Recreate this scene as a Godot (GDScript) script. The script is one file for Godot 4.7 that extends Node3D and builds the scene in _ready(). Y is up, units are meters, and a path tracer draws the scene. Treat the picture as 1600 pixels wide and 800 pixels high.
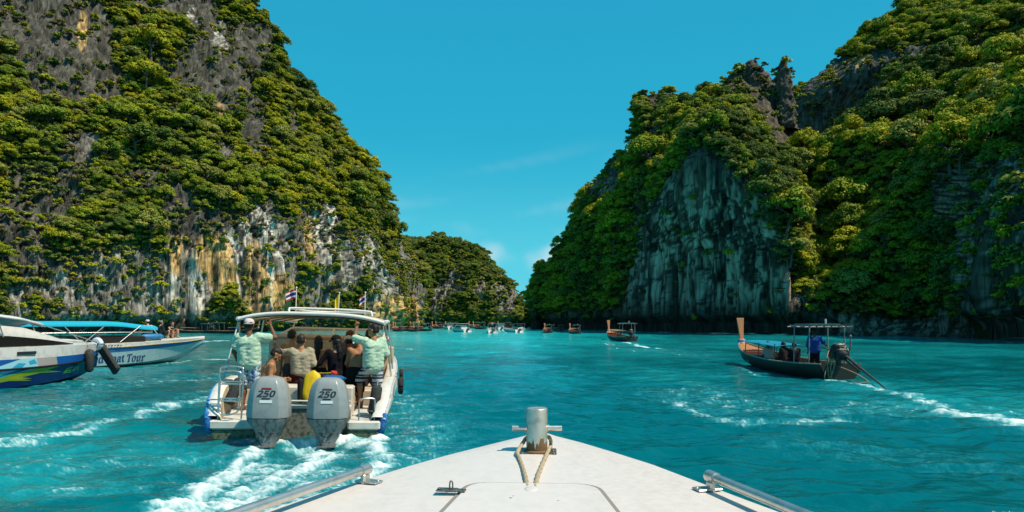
extends Node3D
# A lagoon between limestone cliffs seen from the bow of a speedboat. Metres, y up, looking along -z.

const EYE := 2.2        # height of the camera over the water
const HORIZON := 503.0  # row of the horizon in the 1600 x 800 photograph
const FOCAL := 1000.0

var rng := RandomNumberGenerator.new()
var used := {}

func _ready() -> void:
	rng.seed = 11
	setup_view()
	setup_materials()
	build_cliffs()
	build_water()
	build_bow()
	build_main_boat()
	build_side_boats()
	build_longtails()
	build_far_boats()

func setup_view() -> void:
	var cam := Camera3D.new()
	cam.name = "camera"
	add_child(cam)
	cam.position = Vector3(0, EYE, 0)
	cam.near = 0.1
	cam.far = 4000.0
	cam.projection = Camera3D.PROJECTION_FRUSTUM
	cam.size = 0.1 * 800.0 / FOCAL
	cam.frustum_offset = Vector2(0, 0.1 * (HORIZON - 400.0) / FOCAL)
	cam.current = true
	var we := WorldEnvironment.new()
	we.name = "environment"
	var e := Environment.new()
	e.background_mode = Environment.BG_SKY
	e.tonemap_mode = Environment.TONE_MAPPER_LINEAR
	e.tonemap_exposure = 1.3
	e.sdfgi_enabled = true
	e.ssao_enabled = true
	e.ssil_enabled = true
	var sky := Sky.new()
	var pm := PanoramaSkyMaterial.new()
	pm.panorama = ImageTexture.create_from_image(sky_image())
	sky.sky_material = pm
	e.sky = sky
	e.background_energy_multiplier = 1.0
	we.environment = e
	add_child(we)
	var sun := DirectionalLight3D.new()
	sun.name = "sun"
	sun.light_energy = 1.5
	sun.light_color = Color(1.0, 0.95, 0.86)
	sun.light_angular_distance = 0.5
	sun.shadow_enabled = true
	add_child(sun)
	var to_sun := Vector3(0.92, 1.55, 0.36).normalized()
	sun.look_at_from_position(Vector3.ZERO, -to_sun, Vector3.UP)

func sky_image() -> Image:
	var w := 1024
	var h := 512
	var im := Image.create(w, h, false, Image.FORMAT_RGBF)
	var n := FastNoiseLite.new()
	n.seed = 5
	n.frequency = 1.0
	n.fractal_octaves = 5
	var top := Color(0.014, 0.228, 0.415)
	var mid := Color(0.020, 0.340, 0.505)
	var low := Color(0.095, 0.520, 0.625)
	for j in h:
		var up := (0.5 - (j + 0.5) / h) * PI
		var base: Color
		var s := sin(up)
		if s >= 0:
			base = low.lerp(mid, smoothstep(0.0, 0.30, s)).lerp(top, smoothstep(0.12, 0.75, s))
		else:
			base = Color(0.03, 0.22, 0.28)
		for i in w:
			var c := base
			var around := ((i + 0.5) / w - 0.5) * TAU  # 0 is along -z in Godot's panorama centre
			if up > -0.02 and up < 0.6:
				var p := Vector3(sin(around) * cos(up), sin(up) * 2.6, -cos(around) * cos(up))
				# fair-weather cumulus in a low band all round, wisps above it
				var f := n.get_noise_3dv(p * 3.2 + Vector3(3.1, 0.4, 7.7)) * 0.5 + 0.5
				var band := smoothstep(-0.02, 0.03, up) * (1.0 - smoothstep(0.09, 0.17, up))
				var k := smoothstep(0.53, 0.70, f) * band * 0.85
				var wisp := smoothstep(0.5, 0.85, n.get_noise_3dv(Vector3(p.x * 5.0 + p.y * 9.0, p.y * 3.0, p.z * 5.0)) * 0.5 + 0.5) * (1.0 - smoothstep(0.12, 0.3, up)) * 0.34
				# the puffs seen in the gap between the cliffs
				for q in [[-0.006, 0.094, 0.020, 0.007], [0.056, 0.138, 0.020, 0.024], [0.090, 0.166, 0.026, 0.020], [0.014, 0.066, 0.016, 0.008], [0.066, 0.130, 0.012, 0.016]]:
					var dx: float = (around - q[0]) / q[2]
					var dy: float = (up - q[1]) / q[3]
					var r := sqrt(dx * dx + dy * dy) + (n.get_noise_3dv(p * 26.0)) * 0.9
					k = maxf(k, (1.0 - smoothstep(0.62, 1.0, r)) * 0.95)
				k = clampf(k + wisp, 0.0, 0.92)
				c = c.lerp(Color(0.60, 0.64, 0.67), k)
			im.set_pixel(i, j, c)
	return im

# ---------------------------------------------------------------- helpers

func at(x: float, y: float, d: float) -> Vector3:
	return Vector3((x - 800.0) / FOCAL * d, EYE - (y - HORIZON) / FOCAL * d, -d)

func on_water(x: float, y: float) -> Vector3:
	return at(x, y, EYE * FOCAL / (y - HORIZON))

func numbered(called: String) -> String:
	if not used.has(called):
		used[called] = 0
		return called
	used[called] += 1
	return "%s_%03d" % [called, used[called]]

func tag(o: Node, label: String, category: String, group := "", kind := "") -> Node:
	if label: o.set_meta("label", label)
	if category: o.set_meta("category", category)
	if group: o.set_meta("group", group)
	if kind: o.set_meta("kind", kind)
	return o

func thing(called: String, label: String, category: String, where := Vector3.ZERO, turn := 0.0, group := "") -> Node3D:
	var o := Node3D.new()
	o.name = numbered(called)
	add_child(o)
	o.position = where
	o.rotation.y = turn
	tag(o, label, category, group)
	return o

func mesh_node(called: String, m: Mesh, mat: Material, parent: Node = null) -> MeshInstance3D:
	var o := MeshInstance3D.new()
	o.mesh = m
	if mat: o.material_override = mat
	if parent == null:
		o.name = numbered(called)
		add_child(o)
	else:
		o.name = called
		parent.add_child(o, true)
	return o

func arrays_mesh(v: PackedVector3Array, nrm: PackedVector3Array, col: PackedColorArray, idx: PackedInt32Array, uv := PackedVector2Array()) -> ArrayMesh:
	var a := []
	a.resize(Mesh.ARRAY_MAX)
	a[Mesh.ARRAY_VERTEX] = v
	a[Mesh.ARRAY_NORMAL] = nrm
	if col.size(): a[Mesh.ARRAY_COLOR] = col
	if uv.size(): a[Mesh.ARRAY_TEX_UV] = uv
	a[Mesh.ARRAY_INDEX] = idx
	var m := ArrayMesh.new()
	m.add_surface_from_arrays(Mesh.PRIMITIVE_TRIANGLES, a)
	return m

# collects faces; one smoothing group per added shape
class Shape:
	var st := SurfaceTool.new()
	var colored := false
	var color := Color.WHITE
	var uvs := false
	func _init(c = null) -> void:
		st.begin(Mesh.PRIMITIVE_TRIANGLES)
		if c != null:
			colored = true
			color = c
	func vert(p: Vector3, uv := Vector2.ZERO) -> void:
		if colored: st.set_color(color)
		if uvs: st.set_uv(uv)
		st.add_vertex(p)
	func tri(a: Vector3, b: Vector3, c: Vector3) -> void:
		vert(a); vert(b); vert(c)
	func quad(a: Vector3, b: Vector3, c: Vector3, d: Vector3) -> void:
		tri(a, b, c); tri(a, c, d)
	func smooth(on := true) -> void:
		st.set_smooth_group(0 if on else 0xffffffff)
	# a grid of points, rows of equal length; smooth
	func sheet(rows: Array, closed := false) -> void:
		for i in rows.size() - 1:
			var n: int = rows[i].size()
			for j in (n if closed else n - 1):
				var k := (j + 1) % n
				if uvs:
					var u0 := float(j) / n
					var u1 := float(j + 1) / n
					var v0 := float(i) / (rows.size() - 1)
					var v1 := float(i + 1) / (rows.size() - 1)
					vert(rows[i][j], Vector2(u0, v0)); vert(rows[i][k], Vector2(u1, v0)); vert(rows[i + 1][k], Vector2(u1, v1))
					vert(rows[i][j], Vector2(u0, v0)); vert(rows[i + 1][k], Vector2(u1, v1)); vert(rows[i + 1][j], Vector2(u0, v1))
				else:
					quad(rows[i][j], rows[i][k], rows[i + 1][k], rows[i + 1][j])
	func fan(ring: Array, flip := false) -> void:
		var c := Vector3.ZERO
		for p in ring: c += p
		c /= ring.size()
		for j in ring.size():
			var k := (j + 1) % ring.size()
			if flip: tri(c, ring[k], ring[j])
			else: tri(c, ring[j], ring[k])
	# closed solid through rings of points
	func loft(rings: Array, caps := true, soft := true) -> void:
		smooth(soft)
		sheet(rings, true)
		if caps:
			smooth(false)
			fan(rings[0], true)
			fan(rings[-1])
	func tube(path: Array, r, sides := 10, caps := true, flat := 1.0) -> void:
		var rings := []
		var side := Vector3.ZERO
		for i in path.size():
			var f: Vector3 = (path[mini(i + 1, path.size() - 1)] - path[maxi(i - 1, 0)]).normalized()
			if i == 0:
				side = f.cross(Vector3.UP if absf(f.y) < 0.95 else Vector3.RIGHT).normalized()
			else:
				side = (side - f * side.dot(f)).normalized()
			var other := side.cross(f)
			var rad: float = r[i] if r is Array else r
			var ring := []
			for k in sides:
				var a := TAU * k / sides
				ring.append(path[i] + side * cos(a) * rad + other * sin(a) * rad * flat)
			rings.append(ring)
		loft(rings, caps)
	# a box with its edges chamfered, in its own frame
	func box(c: Vector3, s: Vector3, b := 0.01, basis := Basis.IDENTITY) -> void:
		var h := s * 0.5
		b = minf(b, minf(h.x, minf(h.y, h.z)) * 0.9)
		smooth(false)
		var rings := []
		for lv in [[-h.y, b], [-h.y + b, 0.0], [h.y - b, 0.0], [h.y, b]]:
			var x: float = h.x - lv[1]
			var z: float = h.z - lv[1]
			var q := b
			var ring := []
			for p in [[x, -z + q], [x, z - q], [x - q, z], [-x + q, z], [-x, z - q], [-x, -z + q], [-x + q, -z], [x - q, -z]]:
				ring.append(c + basis * Vector3(p[0], lv[0], p[1]))
			rings.append(ring)
		sheet(rings, true)
		fan(rings[0], true)
		fan(rings[-1])
	func lathe(c: Vector3, profile: Array, sides := 20, axis := Basis.IDENTITY, scale_z := 1.0) -> void:
		var rings := []
		for p in profile:
			var ring := []
			for k in sides:
				var a := -TAU * k / sides
				ring.append(c + axis * Vector3(cos(a) * p.x, p.y, sin(a) * p.x * scale_z))
			rings.append(ring)
		smooth(true)
		sheet(rings, true)
	func ball(c: Vector3, r: Vector3, sides := 12, axis := Basis.IDENTITY) -> void:
		var rings := []
		for i in sides / 2 + 1:
			var t := -PI / 2 + PI * i / (sides / 2)
			var ring := []
			for k in sides:
				var a := -TAU * k / sides
				ring.append(c + axis * Vector3(cos(a) * cos(t) * r.x, sin(t) * r.y, sin(a) * cos(t) * r.z))
			rings.append(ring)
		smooth(true)
		sheet(rings, true)
	func done() -> ArrayMesh:
		st.generate_normals()
		return st.commit()

func build(s: Shape, called: String, mat: Material, parent: Node = null) -> MeshInstance3D:
	return mesh_node(called, s.done(), mat, parent)

func mat(c: Color, rough := 0.6, metal := 0.0, spec := 0.5) -> StandardMaterial3D:
	# c holds linear values
	var m := StandardMaterial3D.new()
	m.albedo_color = c.linear_to_srgb()
	m.roughness = rough
	m.metallic = metal
	m.metallic_specular = spec
	return m

func vmat(rough := 0.6, spec := 0.5) -> StandardMaterial3D:
	var m := mat(Color.WHITE, rough, 0.0, spec)
	m.vertex_color_use_as_albedo = true
	return m

func noise(sd: int, freq: float, octaves := 4, kind := FastNoiseLite.TYPE_SIMPLEX_SMOOTH, fractal := FastNoiseLite.FRACTAL_FBM) -> FastNoiseLite:
	var n := FastNoiseLite.new()
	n.seed = sd
	n.frequency = freq
	n.noise_type = kind
	n.fractal_type = fractal
	n.fractal_octaves = octaves
	return n

func noise_tex(n: FastNoiseLite, size: int, ramp = null, as_normal := false, strength := 4.0) -> NoiseTexture2D:
	var t := NoiseTexture2D.new()
	t.width = size
	t.height = size
	t.seamless = true
	t.noise = n
	if ramp != null:
		var g := Gradient.new()
		g.offsets = PackedFloat32Array(ramp.map(func(q): return q[0]))
		var cs := PackedColorArray()
		for q in ramp: cs.append(q[1])
		g.colors = cs
		t.color_ramp = g
	t.as_normal_map = as_normal
	t.bump_strength = strength
	return t

func grey(v: float) -> Color:
	return Color(v, v, v)

# gives a plain material fine wear: a tone that varies a little, and relief
func worn(m: StandardMaterial3D, sd: int, scale: float, low := 0.8, relief := 0.0) -> StandardMaterial3D:
	m.albedo_texture = noise_tex(noise(sd, 0.009, 6), 512, [[0.22, grey(low)], [0.42, grey(lerpf(low, 1.0, 0.75))], [0.7, grey(1.0)]])
	m.uv1_triplanar = true
	m.uv1_scale = Vector3.ONE * scale
	if relief > 0.0:
		m.heightmap_enabled = true
		m.heightmap_texture = noise_tex(noise(sd + 1, 0.03, 4), 512)
		m.heightmap_scale = relief
	return m

var M := {}

func setup_materials() -> void:
	pass

# ---------------------------------------------------------------- cliffs

# a cliff is a row of profiles; each profile runs from the waterline up its face to the ridge
class Cliff:
	var xs: Array
	var profiles: Array
	func knot(u: float, k: int) -> Vector3:
		var i := 0
		while i < xs.size() - 2 and u > xs[i + 1]:
			i += 1
		var t: float = clampf((u - xs[i]) / (xs[i + 1] - xs[i]), 0.0, 1.0)
		return profiles[i][k].cubic_interpolate(profiles[i + 1][k], profiles[maxi(i - 1, 0)][k], profiles[mini(i + 2, xs.size() - 1)][k], t)

func rock_spot(spots: Array, x: float, y: float) -> float:
	var m := 0.0
	for s in spots:
		var dx: float = (x - s[0]) / s[2]
		var dy: float = (y - s[1]) / s[3]
		m = maxf(m, s[4] * (1.0 - smoothstep(0.65, 1.15, sqrt(dx * dx + dy * dy))))
	return m

func between(table: Array, y: float, k: int) -> float:
	for i in table.size() - 1:
		if y <= table[i + 1][0]:
			return lerpf(table[i][k], table[i + 1][k], clampf((y - table[i][0]) / (table[i + 1][0] - table[i][0]), 0.0, 1.0))
	return table[-1][k]

const ARCH := [[226, 1098, 1100], [242, 1082, 1118], [272, 1054, 1152], [320, 1023, 1184], [360, 1005, 1206], [420, 991, 1232], [470, 979, 1250], [530, 969, 1260]]
const BUTTRESS := [[228, 1590], [250, 1540], [290, 1502], [340, 1494], [400, 1508], [430, 1516], [470, 1512], [535, 1520]]
const BARE_WEST := [[60, 340, 90, 120, 0.42], [150, 430, 130, 70, 0.42], [350, 100, 42, 100, 0.46], [410, 200, 22, 80, 0.40], [560, 420, 90, 80, 0.40], [280, 130, 60, 60, 0.36], [620, 440, 40, 70, 0.40], [230, 300, 60, 40, 0.34], [95, 70, 90, 85, 1.0], [40, 20, 70, 40, 0.9], [150, 130, 60, 50, 0.8], [225, 30, 25, 40, 0.7], [300, 10, 50, 30, 0.8], [330, 45, 35, 50, 0.85], [385, 85, 40, 65, 0.85], [300, 95, 22, 30, 0.5],
	[392, 195, 18, 50, 0.6], [352, 235, 25, 30, 0.6], [20, 260, 35, 30, 0.6], [30, 350, 50, 75, 0.75], [130, 235, 40, 35, 0.55], [90, 330, 35, 30, 0.5], [70, 430, 45, 40, 0.55], [150, 360, 20, 30, 0.6],
	[285, 355, 34, 68, 1.1], [342, 388, 64, 66, 1.1], [408, 408, 58, 98, 1.1], [300, 435, 55, 60, 0.85], [435, 460, 20, 50, 1.0], [487, 370, 35, 55, 1.0], [515, 345, 25, 40, 0.9], [545, 420, 30, 50, 0.7], [585, 400, 22, 60, 0.65],
	[600, 470, 35, 45, 0.8], [640, 480, 25, 40, 0.6], [500, 460, 30, 40, 0.5], [230, 470, 40, 35, 0.6], [150, 450, 35, 45, 0.65], [30, 470, 30, 30, 0.5], [460, 210, 14, 50, 0.6], [520, 260, 10, 40, 0.4]]
const BARE_EAST := [[950, 285, 32, 55, 0.95], [988, 235, 16, 35, 0.9], [1022, 165, 14, 30, 0.6], [1030, 215, 20, 25, 0.5], [1168, 122, 52, 36, 1.0], [1218, 175, 42, 75, 1.0], [1085, 165, 22, 16, 0.7], [1140, 150, 18, 30, 0.5], [1195, 170, 26, 60, 0.9], [1245, 180, 20, 40, 0.7], [1000, 330, 14, 40, 0.5], [1110, 185, 22, 18, 0.4]]
const BARE_BACK := [[1300, 128, 55, 42, 1.0], [1372, 120, 62, 42, 1.0], [1270, 165, 30, 30, 1.0], [1430, 110, 60, 35, 0.8], [1350, 190, 120, 50, 0.9], [1500, 90, 60, 30, 0.6]]
const BARE_FAR := [[780, 470, 14, 40, 0.55], [795, 485, 14, 30, 0.6], [720, 430, 30, 30, 0.4], [690, 470, 20, 40, 0.4], [755, 450, 16, 30, 0.6], [800, 460, 10, 20, 0.6]]

var noise_patch := noise(3, 0.045, 3)
var noise_fine := noise(4, 0.16, 3)

# 0 bare rock .. 1 thick forest
func cover(where: String, x: float, y: float, p: Vector3) -> float:
	var bare := 0.0
	var jx := x + noise_fine.get_noise_3dv(p) * 16.0
	var jy := y + noise_fine.get_noise_3dv(p + Vector3(50, 0, 0)) * 16.0
	match where:
		"west":
			bare = rock_spot(BARE_WEST, jx, jy)
			bare = maxf(bare, smoothstep(470, 500, jy) * 0.48)
		"east":
			bare = rock_spot(BARE_EAST, jx, jy)
			var l := between(ARCH, jy, 1)
			var r := between(ARCH, jy, 2)
			if jy > 222:
				bare = maxf(bare, smoothstep(-14, 4, minf(jx - l, r - jx)))
			if jy > 228:
				bare = maxf(bare, smoothstep(-6, 8, jx - between(BUTTRESS, jy, 1)))
			if x < 1500:
				bare = maxf(bare, smoothstep(-2.5, 0.5, 4.0 - p.y) * 0.9)
		"back":
			bare = rock_spot(BARE_BACK, jx, jy)
		"far":
			bare = rock_spot(BARE_FAR, jx, jy)
		"spire":
			bare = 0.75
	var v := 0.97 - bare * 1.3 + noise_patch.get_noise_3dv(p) * 0.62
	return clampf(v, 0.0, 1.0)

func stain(where: String, x: float, y: float) -> Color:
	# r: ochre, g: pale flowstone, b: dark weathering
	var ochre := 0.0
	var pale := 0.0
	var dark := 0.25
	if where == "west":
		ochre = rock_spot([[278, 395, 16, 35, 1], [335, 395, 30, 34, 0.9], [352, 430, 22, 30, 0.7], [400, 440, 20, 70, 0.8], [440, 470, 22, 45, 0.9], [487, 380, 12, 45, 0.8], [612, 485, 26, 28, 0.8], [640, 490, 18, 26, 0.7], [130, 45, 9, 28, 0.8], [4, 262, 8, 12, 0.9], [345, 170, 10, 20, 0.3]], x, y)
		pale = rock_spot([[405, 410, 50, 90, 1], [350, 400, 35, 40, 0.6], [300, 440, 70, 60, 0.45], [515, 350, 25, 50, 0.5], [160, 375, 40, 90, 0.2], [130, 460, 120, 50, 0.22], [560, 430, 70, 80, 0.3], [300, 35, 12, 30, 0.5], [345, 60, 14, 40, 0.3]], x, y)
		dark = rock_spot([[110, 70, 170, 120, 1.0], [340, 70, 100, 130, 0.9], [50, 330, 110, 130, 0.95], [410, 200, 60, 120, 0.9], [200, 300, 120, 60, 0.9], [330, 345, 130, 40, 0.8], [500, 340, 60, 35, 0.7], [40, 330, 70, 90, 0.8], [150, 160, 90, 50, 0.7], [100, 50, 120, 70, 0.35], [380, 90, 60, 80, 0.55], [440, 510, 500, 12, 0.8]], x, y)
	elif where == "east":
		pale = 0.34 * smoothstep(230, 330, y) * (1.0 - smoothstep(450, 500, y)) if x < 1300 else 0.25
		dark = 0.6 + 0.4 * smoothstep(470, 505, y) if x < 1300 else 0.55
	elif where == "back":
		ochre = rock_spot([[1345, 95, 12, 16, 0.6], [1300, 110, 10, 14, 0.3]], x, y)
		dark = 0.6
	elif where == "far":
		pale = 0.15
		dark = 0.6
	else:
		dark = 0.8
	return Color(ochre, pale, dark)

func cliff_profiles(table: Array) -> Cliff:
	var c := Cliff.new()
	c.xs = []
	c.profiles = []
	var u := 0.0
	for row in table:
		var pts := []
		for k in range(1, row.size()):
			pts.append(Vector3(row[0], row[k][0], row[k][1]))
		# behind the ridge the rock falls away again
		var last: Vector3 = pts[-1]
		pts.append(Vector3(row[0], last.y + 30.0, last.z * 1.16))
		pts.append(Vector3(row[0], 500.0, last.z * 1.45))
		if c.profiles.size():
			u += maxf(absf(row[0] - c.profiles[-1][0].x), 12.0)
		c.xs.append(u)
		c.profiles.append(pts)
	return c

var flute := noise(21, 1.0, 3)
var lump := noise(22, 0.055, 4)
var crag := noise(23, 0.22, 4, FastNoiseLite.TYPE_SIMPLEX_SMOOTH, FastNoiseLite.FRACTAL_RIDGED)
var gully := noise(25, 0.028, 3)
var blocks := noise(26, 0.16, 1, FastNoiseLite.TYPE_CELLULAR)
var streaks := noise(24, 1.0, 4)
var sites := []   # where plants can root: [position, outward, cover, region, x, y]

func make_cliff(called: String, where: String, label: String, table: Array, nu: int, nv: int, rough: float) -> MeshInstance3D:
	var c := cliff_profiles(table)
	var knots: int = c.profiles[0].size()
	var back_from := float(knots - 3) / (knots - 1)
	var total: float = c.xs[-1]
	var raw := PackedVector3Array()
	var pix := PackedVector2Array()
	raw.resize(nu * nv)
	pix.resize(nu * nv)
	for i in nu:
		var u := total * i / (nu - 1)
		var col := []
		for k in knots: col.append(c.knot(u, k))
		for j in nv:
			# most rows on the side that faces the water
			var t := float(j) / (nv - 1)
			t = t / 0.86 * back_from if t < 0.86 else back_from + (t - 0.86) / 0.14 * (1.0 - back_from)
			var f := t * (knots - 1)
			var k := mini(int(f), knots - 2)
			var q: Vector3
			if k < knots - 3:
				q = col[k].cubic_interpolate(col[k + 1], col[maxi(k - 1, 0)], col[mini(k + 2, knots - 3)], f - k)
			else:
				q = col[k].lerp(col[k + 1], f - k)
			raw[i * nv + j] = at(q.x, q.y, q.z)
			pix[i * nv + j] = Vector2(q.x, q.y)
	var nrm := grid_normals(raw, nu, nv)
	var v := PackedVector3Array()
	v.resize(nu * nv)
	var colr := PackedColorArray()
	colr.resize(nu * nv)
	var cov := PackedFloat32Array()
	cov.resize(nu * nv)
	for n in nu * nv:
		var p := raw[n]
		var out := nrm[n]
		var cv := cover(where, pix[n].x, pix[n].y, p)
		var fl := flute.get_noise_3d(p.x * 0.30, p.y * 0.007, p.z * 0.30)
		var fl2 := flute.get_noise_3d(p.x * 1.1 + 40.0, p.y * 0.015, p.z * 1.1)
		var steep := 1.0 - clampf(absf(out.y) * 1.2, 0.0, 1.0)
		var s := lump.get_noise_3dv(Vector3(p.x, p.y * (0.35 if where == "east" else 0.8), p.z)) * lerpf(1.6, 4.2, cv) + fl * 2.2 * steep + fl2 * 0.75 * steep + crag.get_noise_3dv(Vector3(p.x, p.y * (0.14 if where == "east" else 0.4), p.z)) * 1.3
		if where == "east": s += gully.get_noise_3d(p.x, p.y * 0.55, p.z) * 15.0 * smoothstep(1240, 1290, pix[n].x) * smoothstep(1560, 1500, pix[n].x) + gully.get_noise_3d(p.x + 90.0, p.y * 0.5, p.z) * 4.0 * smoothstep(0.55, 0.8, cv) * smoothstep(1250, 1220, pix[n].x)
		if where == "west": s += gully.get_noise_3d(p.x, p.y * 0.8, p.z) * 4.5 + blocks.get_noise_3d(p.x, p.y * 0.5, p.z) * 1.9 * (1.0 - cv)
		s -= 0.8 * (1.0 - smoothstep(0.0, 0.06, absf(streaks.get_noise_3d(p.x * 0.22 + 30.0, p.y * 0.03, p.z * 0.22)))) * (1.0 - cv)
		s *= rough
		if p.y < 4.5:
			s = lerpf(s, -2.4 * rough + s * 0.25, smoothstep(3.8, 1.6, p.y))
		v[n] = p + out * s
		cov[n] = cv
		var st := stain(where, pix[n].x, pix[n].y)
		var a := 0.5 + 0.36 * streaks.get_noise_3d(p.x * 0.5, p.y * 0.005, p.z * 0.5) + 0.36 * streaks.get_noise_3d(p.x * 1.5, p.y * 0.010, p.z * 1.5)
		var b := streaks.get_noise_3d(p.x * 0.16 + 9.0, p.y * 0.02, p.z * 0.16) * 0.5 + 0.5
		var rock := Color(0.225, 0.215, 0.185).lerp(Color(0.082, 0.077, 0.060), clampf(st.b * 1.5 * smoothstep(0.05, 0.50, b), 0, 1))
		rock = rock.lerp(Color(0.80, 0.76, 0.66), clampf((st.g * 1.9 + 0.10) * smoothstep(0.44, 0.60, a), 0, 1))
		rock = rock.lerp(Color(0.78, 0.50, 0.20), clampf(st.r * 1.9 * smoothstep(0.32, 0.52, 0.6 * a + 0.4 * b), 0, 1))
		rock = rock.lerp(Color(0.055, 0.060, 0.062), clampf((0.35 + st.g) * smoothstep(0.55, 0.36, a) * smoothstep(0.4, 0.6, b), 0, 0.85))
		var crack := minf(absf(streaks.get_noise_3d(p.x * 0.22 + 30.0, p.y * 0.03, p.z * 0.22)), absf(streaks.get_noise_3d(p.x * 0.10, p.y * 0.16, p.z * 0.10 + 50.0)) * 1.5)
		rock = rock.lerp(Color(0.022, 0.022, 0.020), 0.85 * (1.0 - smoothstep(0.012, 0.055, crack)))
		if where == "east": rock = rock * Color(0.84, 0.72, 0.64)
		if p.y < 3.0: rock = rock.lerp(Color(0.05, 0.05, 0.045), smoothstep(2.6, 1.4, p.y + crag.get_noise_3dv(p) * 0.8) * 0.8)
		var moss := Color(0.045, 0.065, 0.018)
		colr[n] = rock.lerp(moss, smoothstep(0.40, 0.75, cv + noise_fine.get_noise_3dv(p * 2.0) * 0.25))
	nrm = grid_normals(v, nu, nv)
	var idx := grid_index(nu, nv)
	var o := mesh_node(called, arrays_mesh(v, nrm, colr, idx), M.rock)
	tag(o, label, "", "", "structure")
	# rooting places on the side that faces the water
	for i in nu:
		for j in int(nv * 0.875):
			var n := i * nv + j
			if v[n].y > 0.8:
				sites.append([v[n], nrm[n], cov[n], where, pix[n].x, pix[n].y])
	return o

func grid_normals(v: PackedVector3Array, nu: int, nv: int) -> PackedVector3Array:
	var nrm := PackedVector3Array()
	nrm.resize(nu * nv)
	for i in nu:
		var a := maxi(i - 1, 0) * nv
		var b := mini(i + 1, nu - 1) * nv
		for j in nv:
			var d := (v[b + j] - v[a + j]).cross(v[i * nv + mini(j + 1, nv - 1)] - v[i * nv + maxi(j - 1, 0)])
			nrm[i * nv + j] = d.normalized()
	return nrm

func grid_index(nu: int, nv: int) -> PackedInt32Array:
	var idx := PackedInt32Array()
	idx.resize((nu - 1) * (nv - 1) * 6)
	var w := 0
	for i in nu - 1:
		for j in nv - 1:
			var a := i * nv + j
			var b := a + nv
			idx[w] = a; idx[w + 1] = b + 1; idx[w + 2] = b
			idx[w + 3] = a; idx[w + 4] = a + 1; idx[w + 5] = b + 1
			w += 6
	return idx

# ---------------------------------------------------------------- plants

# a crown one metre in radius: flattened clumps of leaf sprays on a dome
func crown_mesh(sd: int, clumps: int, sprays: int, size: float, flat: float) -> ArrayMesh:
	var r := RandomNumberGenerator.new()
	r.seed = sd
	var v := PackedVector3Array()
	var nrm := PackedVector3Array()
	var col := PackedColorArray()
	var idx := PackedInt32Array()
	for k in clumps:
		var a := r.randf() * TAU
		var rad := sqrt((k + 0.5) / clumps) * 0.82
		var c := Vector3(cos(a + k * 2.4) * rad, flat * (1.05 - rad * rad * 1.1) + r.randf_range(-0.26, 0.14), sin(a + k * 2.4) * rad)
		var cr := r.randf_range(0.17, 0.42)
		var tone := r.randf_range(0.8, 1.2)
		var hue := r.randf_range(-0.14, 0.14)
		for s in sprays:
			var dir := Vector3(r.randfn(), r.randfn() * 0.9 + 0.45, r.randfn()).normalized()
			if dir.y < -0.35: dir.y = -dir.y
			var p := c + Vector3(dir.x, dir.y * 0.72, dir.z) * cr * r.randf_range(0.5, 1.3)
			var n := (dir + Vector3(r.randfn(), r.randfn(), r.randfn()) * 0.42 + Vector3(0, 0.25, 0)).normalized()
			var t := n.cross(Vector3(r.randfn(), r.randfn(), r.randfn())).normalized()
			var b := n.cross(t)
			var z := size * r.randf_range(0.6, 1.25)
			var droop := -n * z * 0.25
			var base := v.size()
			for q in [p - t * z * 1.25 + droop, p + b * z * 0.62, p + t * z * 1.25 + droop, p - b * z * 0.62]:
				v.append(q)
				nrm.append((n * 0.75 + dir * 0.45).normalized())
			var g := tone * r.randf_range(0.7, 1.3)
			var cc := Color(g * (1.0 + hue), g, g * (1.0 - hue * 0.5))
			for q in 4: col.append(cc)
			idx.append_array([base, base + 1, base + 2, base, base + 2, base + 3])
	return arrays_mesh(v, nrm, col, idx)

func trunk_mesh(sd: int) -> ArrayMesh:
	var r := RandomNumberGenerator.new()
	r.seed = sd
	var s := Shape.new()
	var foot := Vector3(0, -1.3, 0)
	var fork := Vector3(r.randf_range(-0.12, 0.12), -0.15, r.randf_range(-0.12, 0.12))
	s.tube([foot, foot.lerp(fork, 0.5) + Vector3(r.randf_range(-0.08, 0.08), 0, 0), fork], [0.10, 0.075, 0.06], 6)
	for k in 5:
		var a := TAU * k / 5 + r.randf()
		var tip := Vector3(cos(a) * 0.62, r.randf_range(0.12, 0.35), sin(a) * 0.62)
		s.tube([fork, fork.lerp(tip, 0.5) + Vector3(0, 0.06, 0), tip], [0.05, 0.035, 0.015], 5)
	return s.done()

var LEAF_TINTS := [Color(0.335, 0.345, 0.023), Color(0.259, 0.301, 0.025), Color(0.177, 0.233, 0.028), Color(0.118, 0.170, 0.032), Color(0.389, 0.364, 0.021), Color(0.212, 0.233, 0.052), Color(0.283, 0.288, 0.057), Color(0.095, 0.140, 0.032)]


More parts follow.
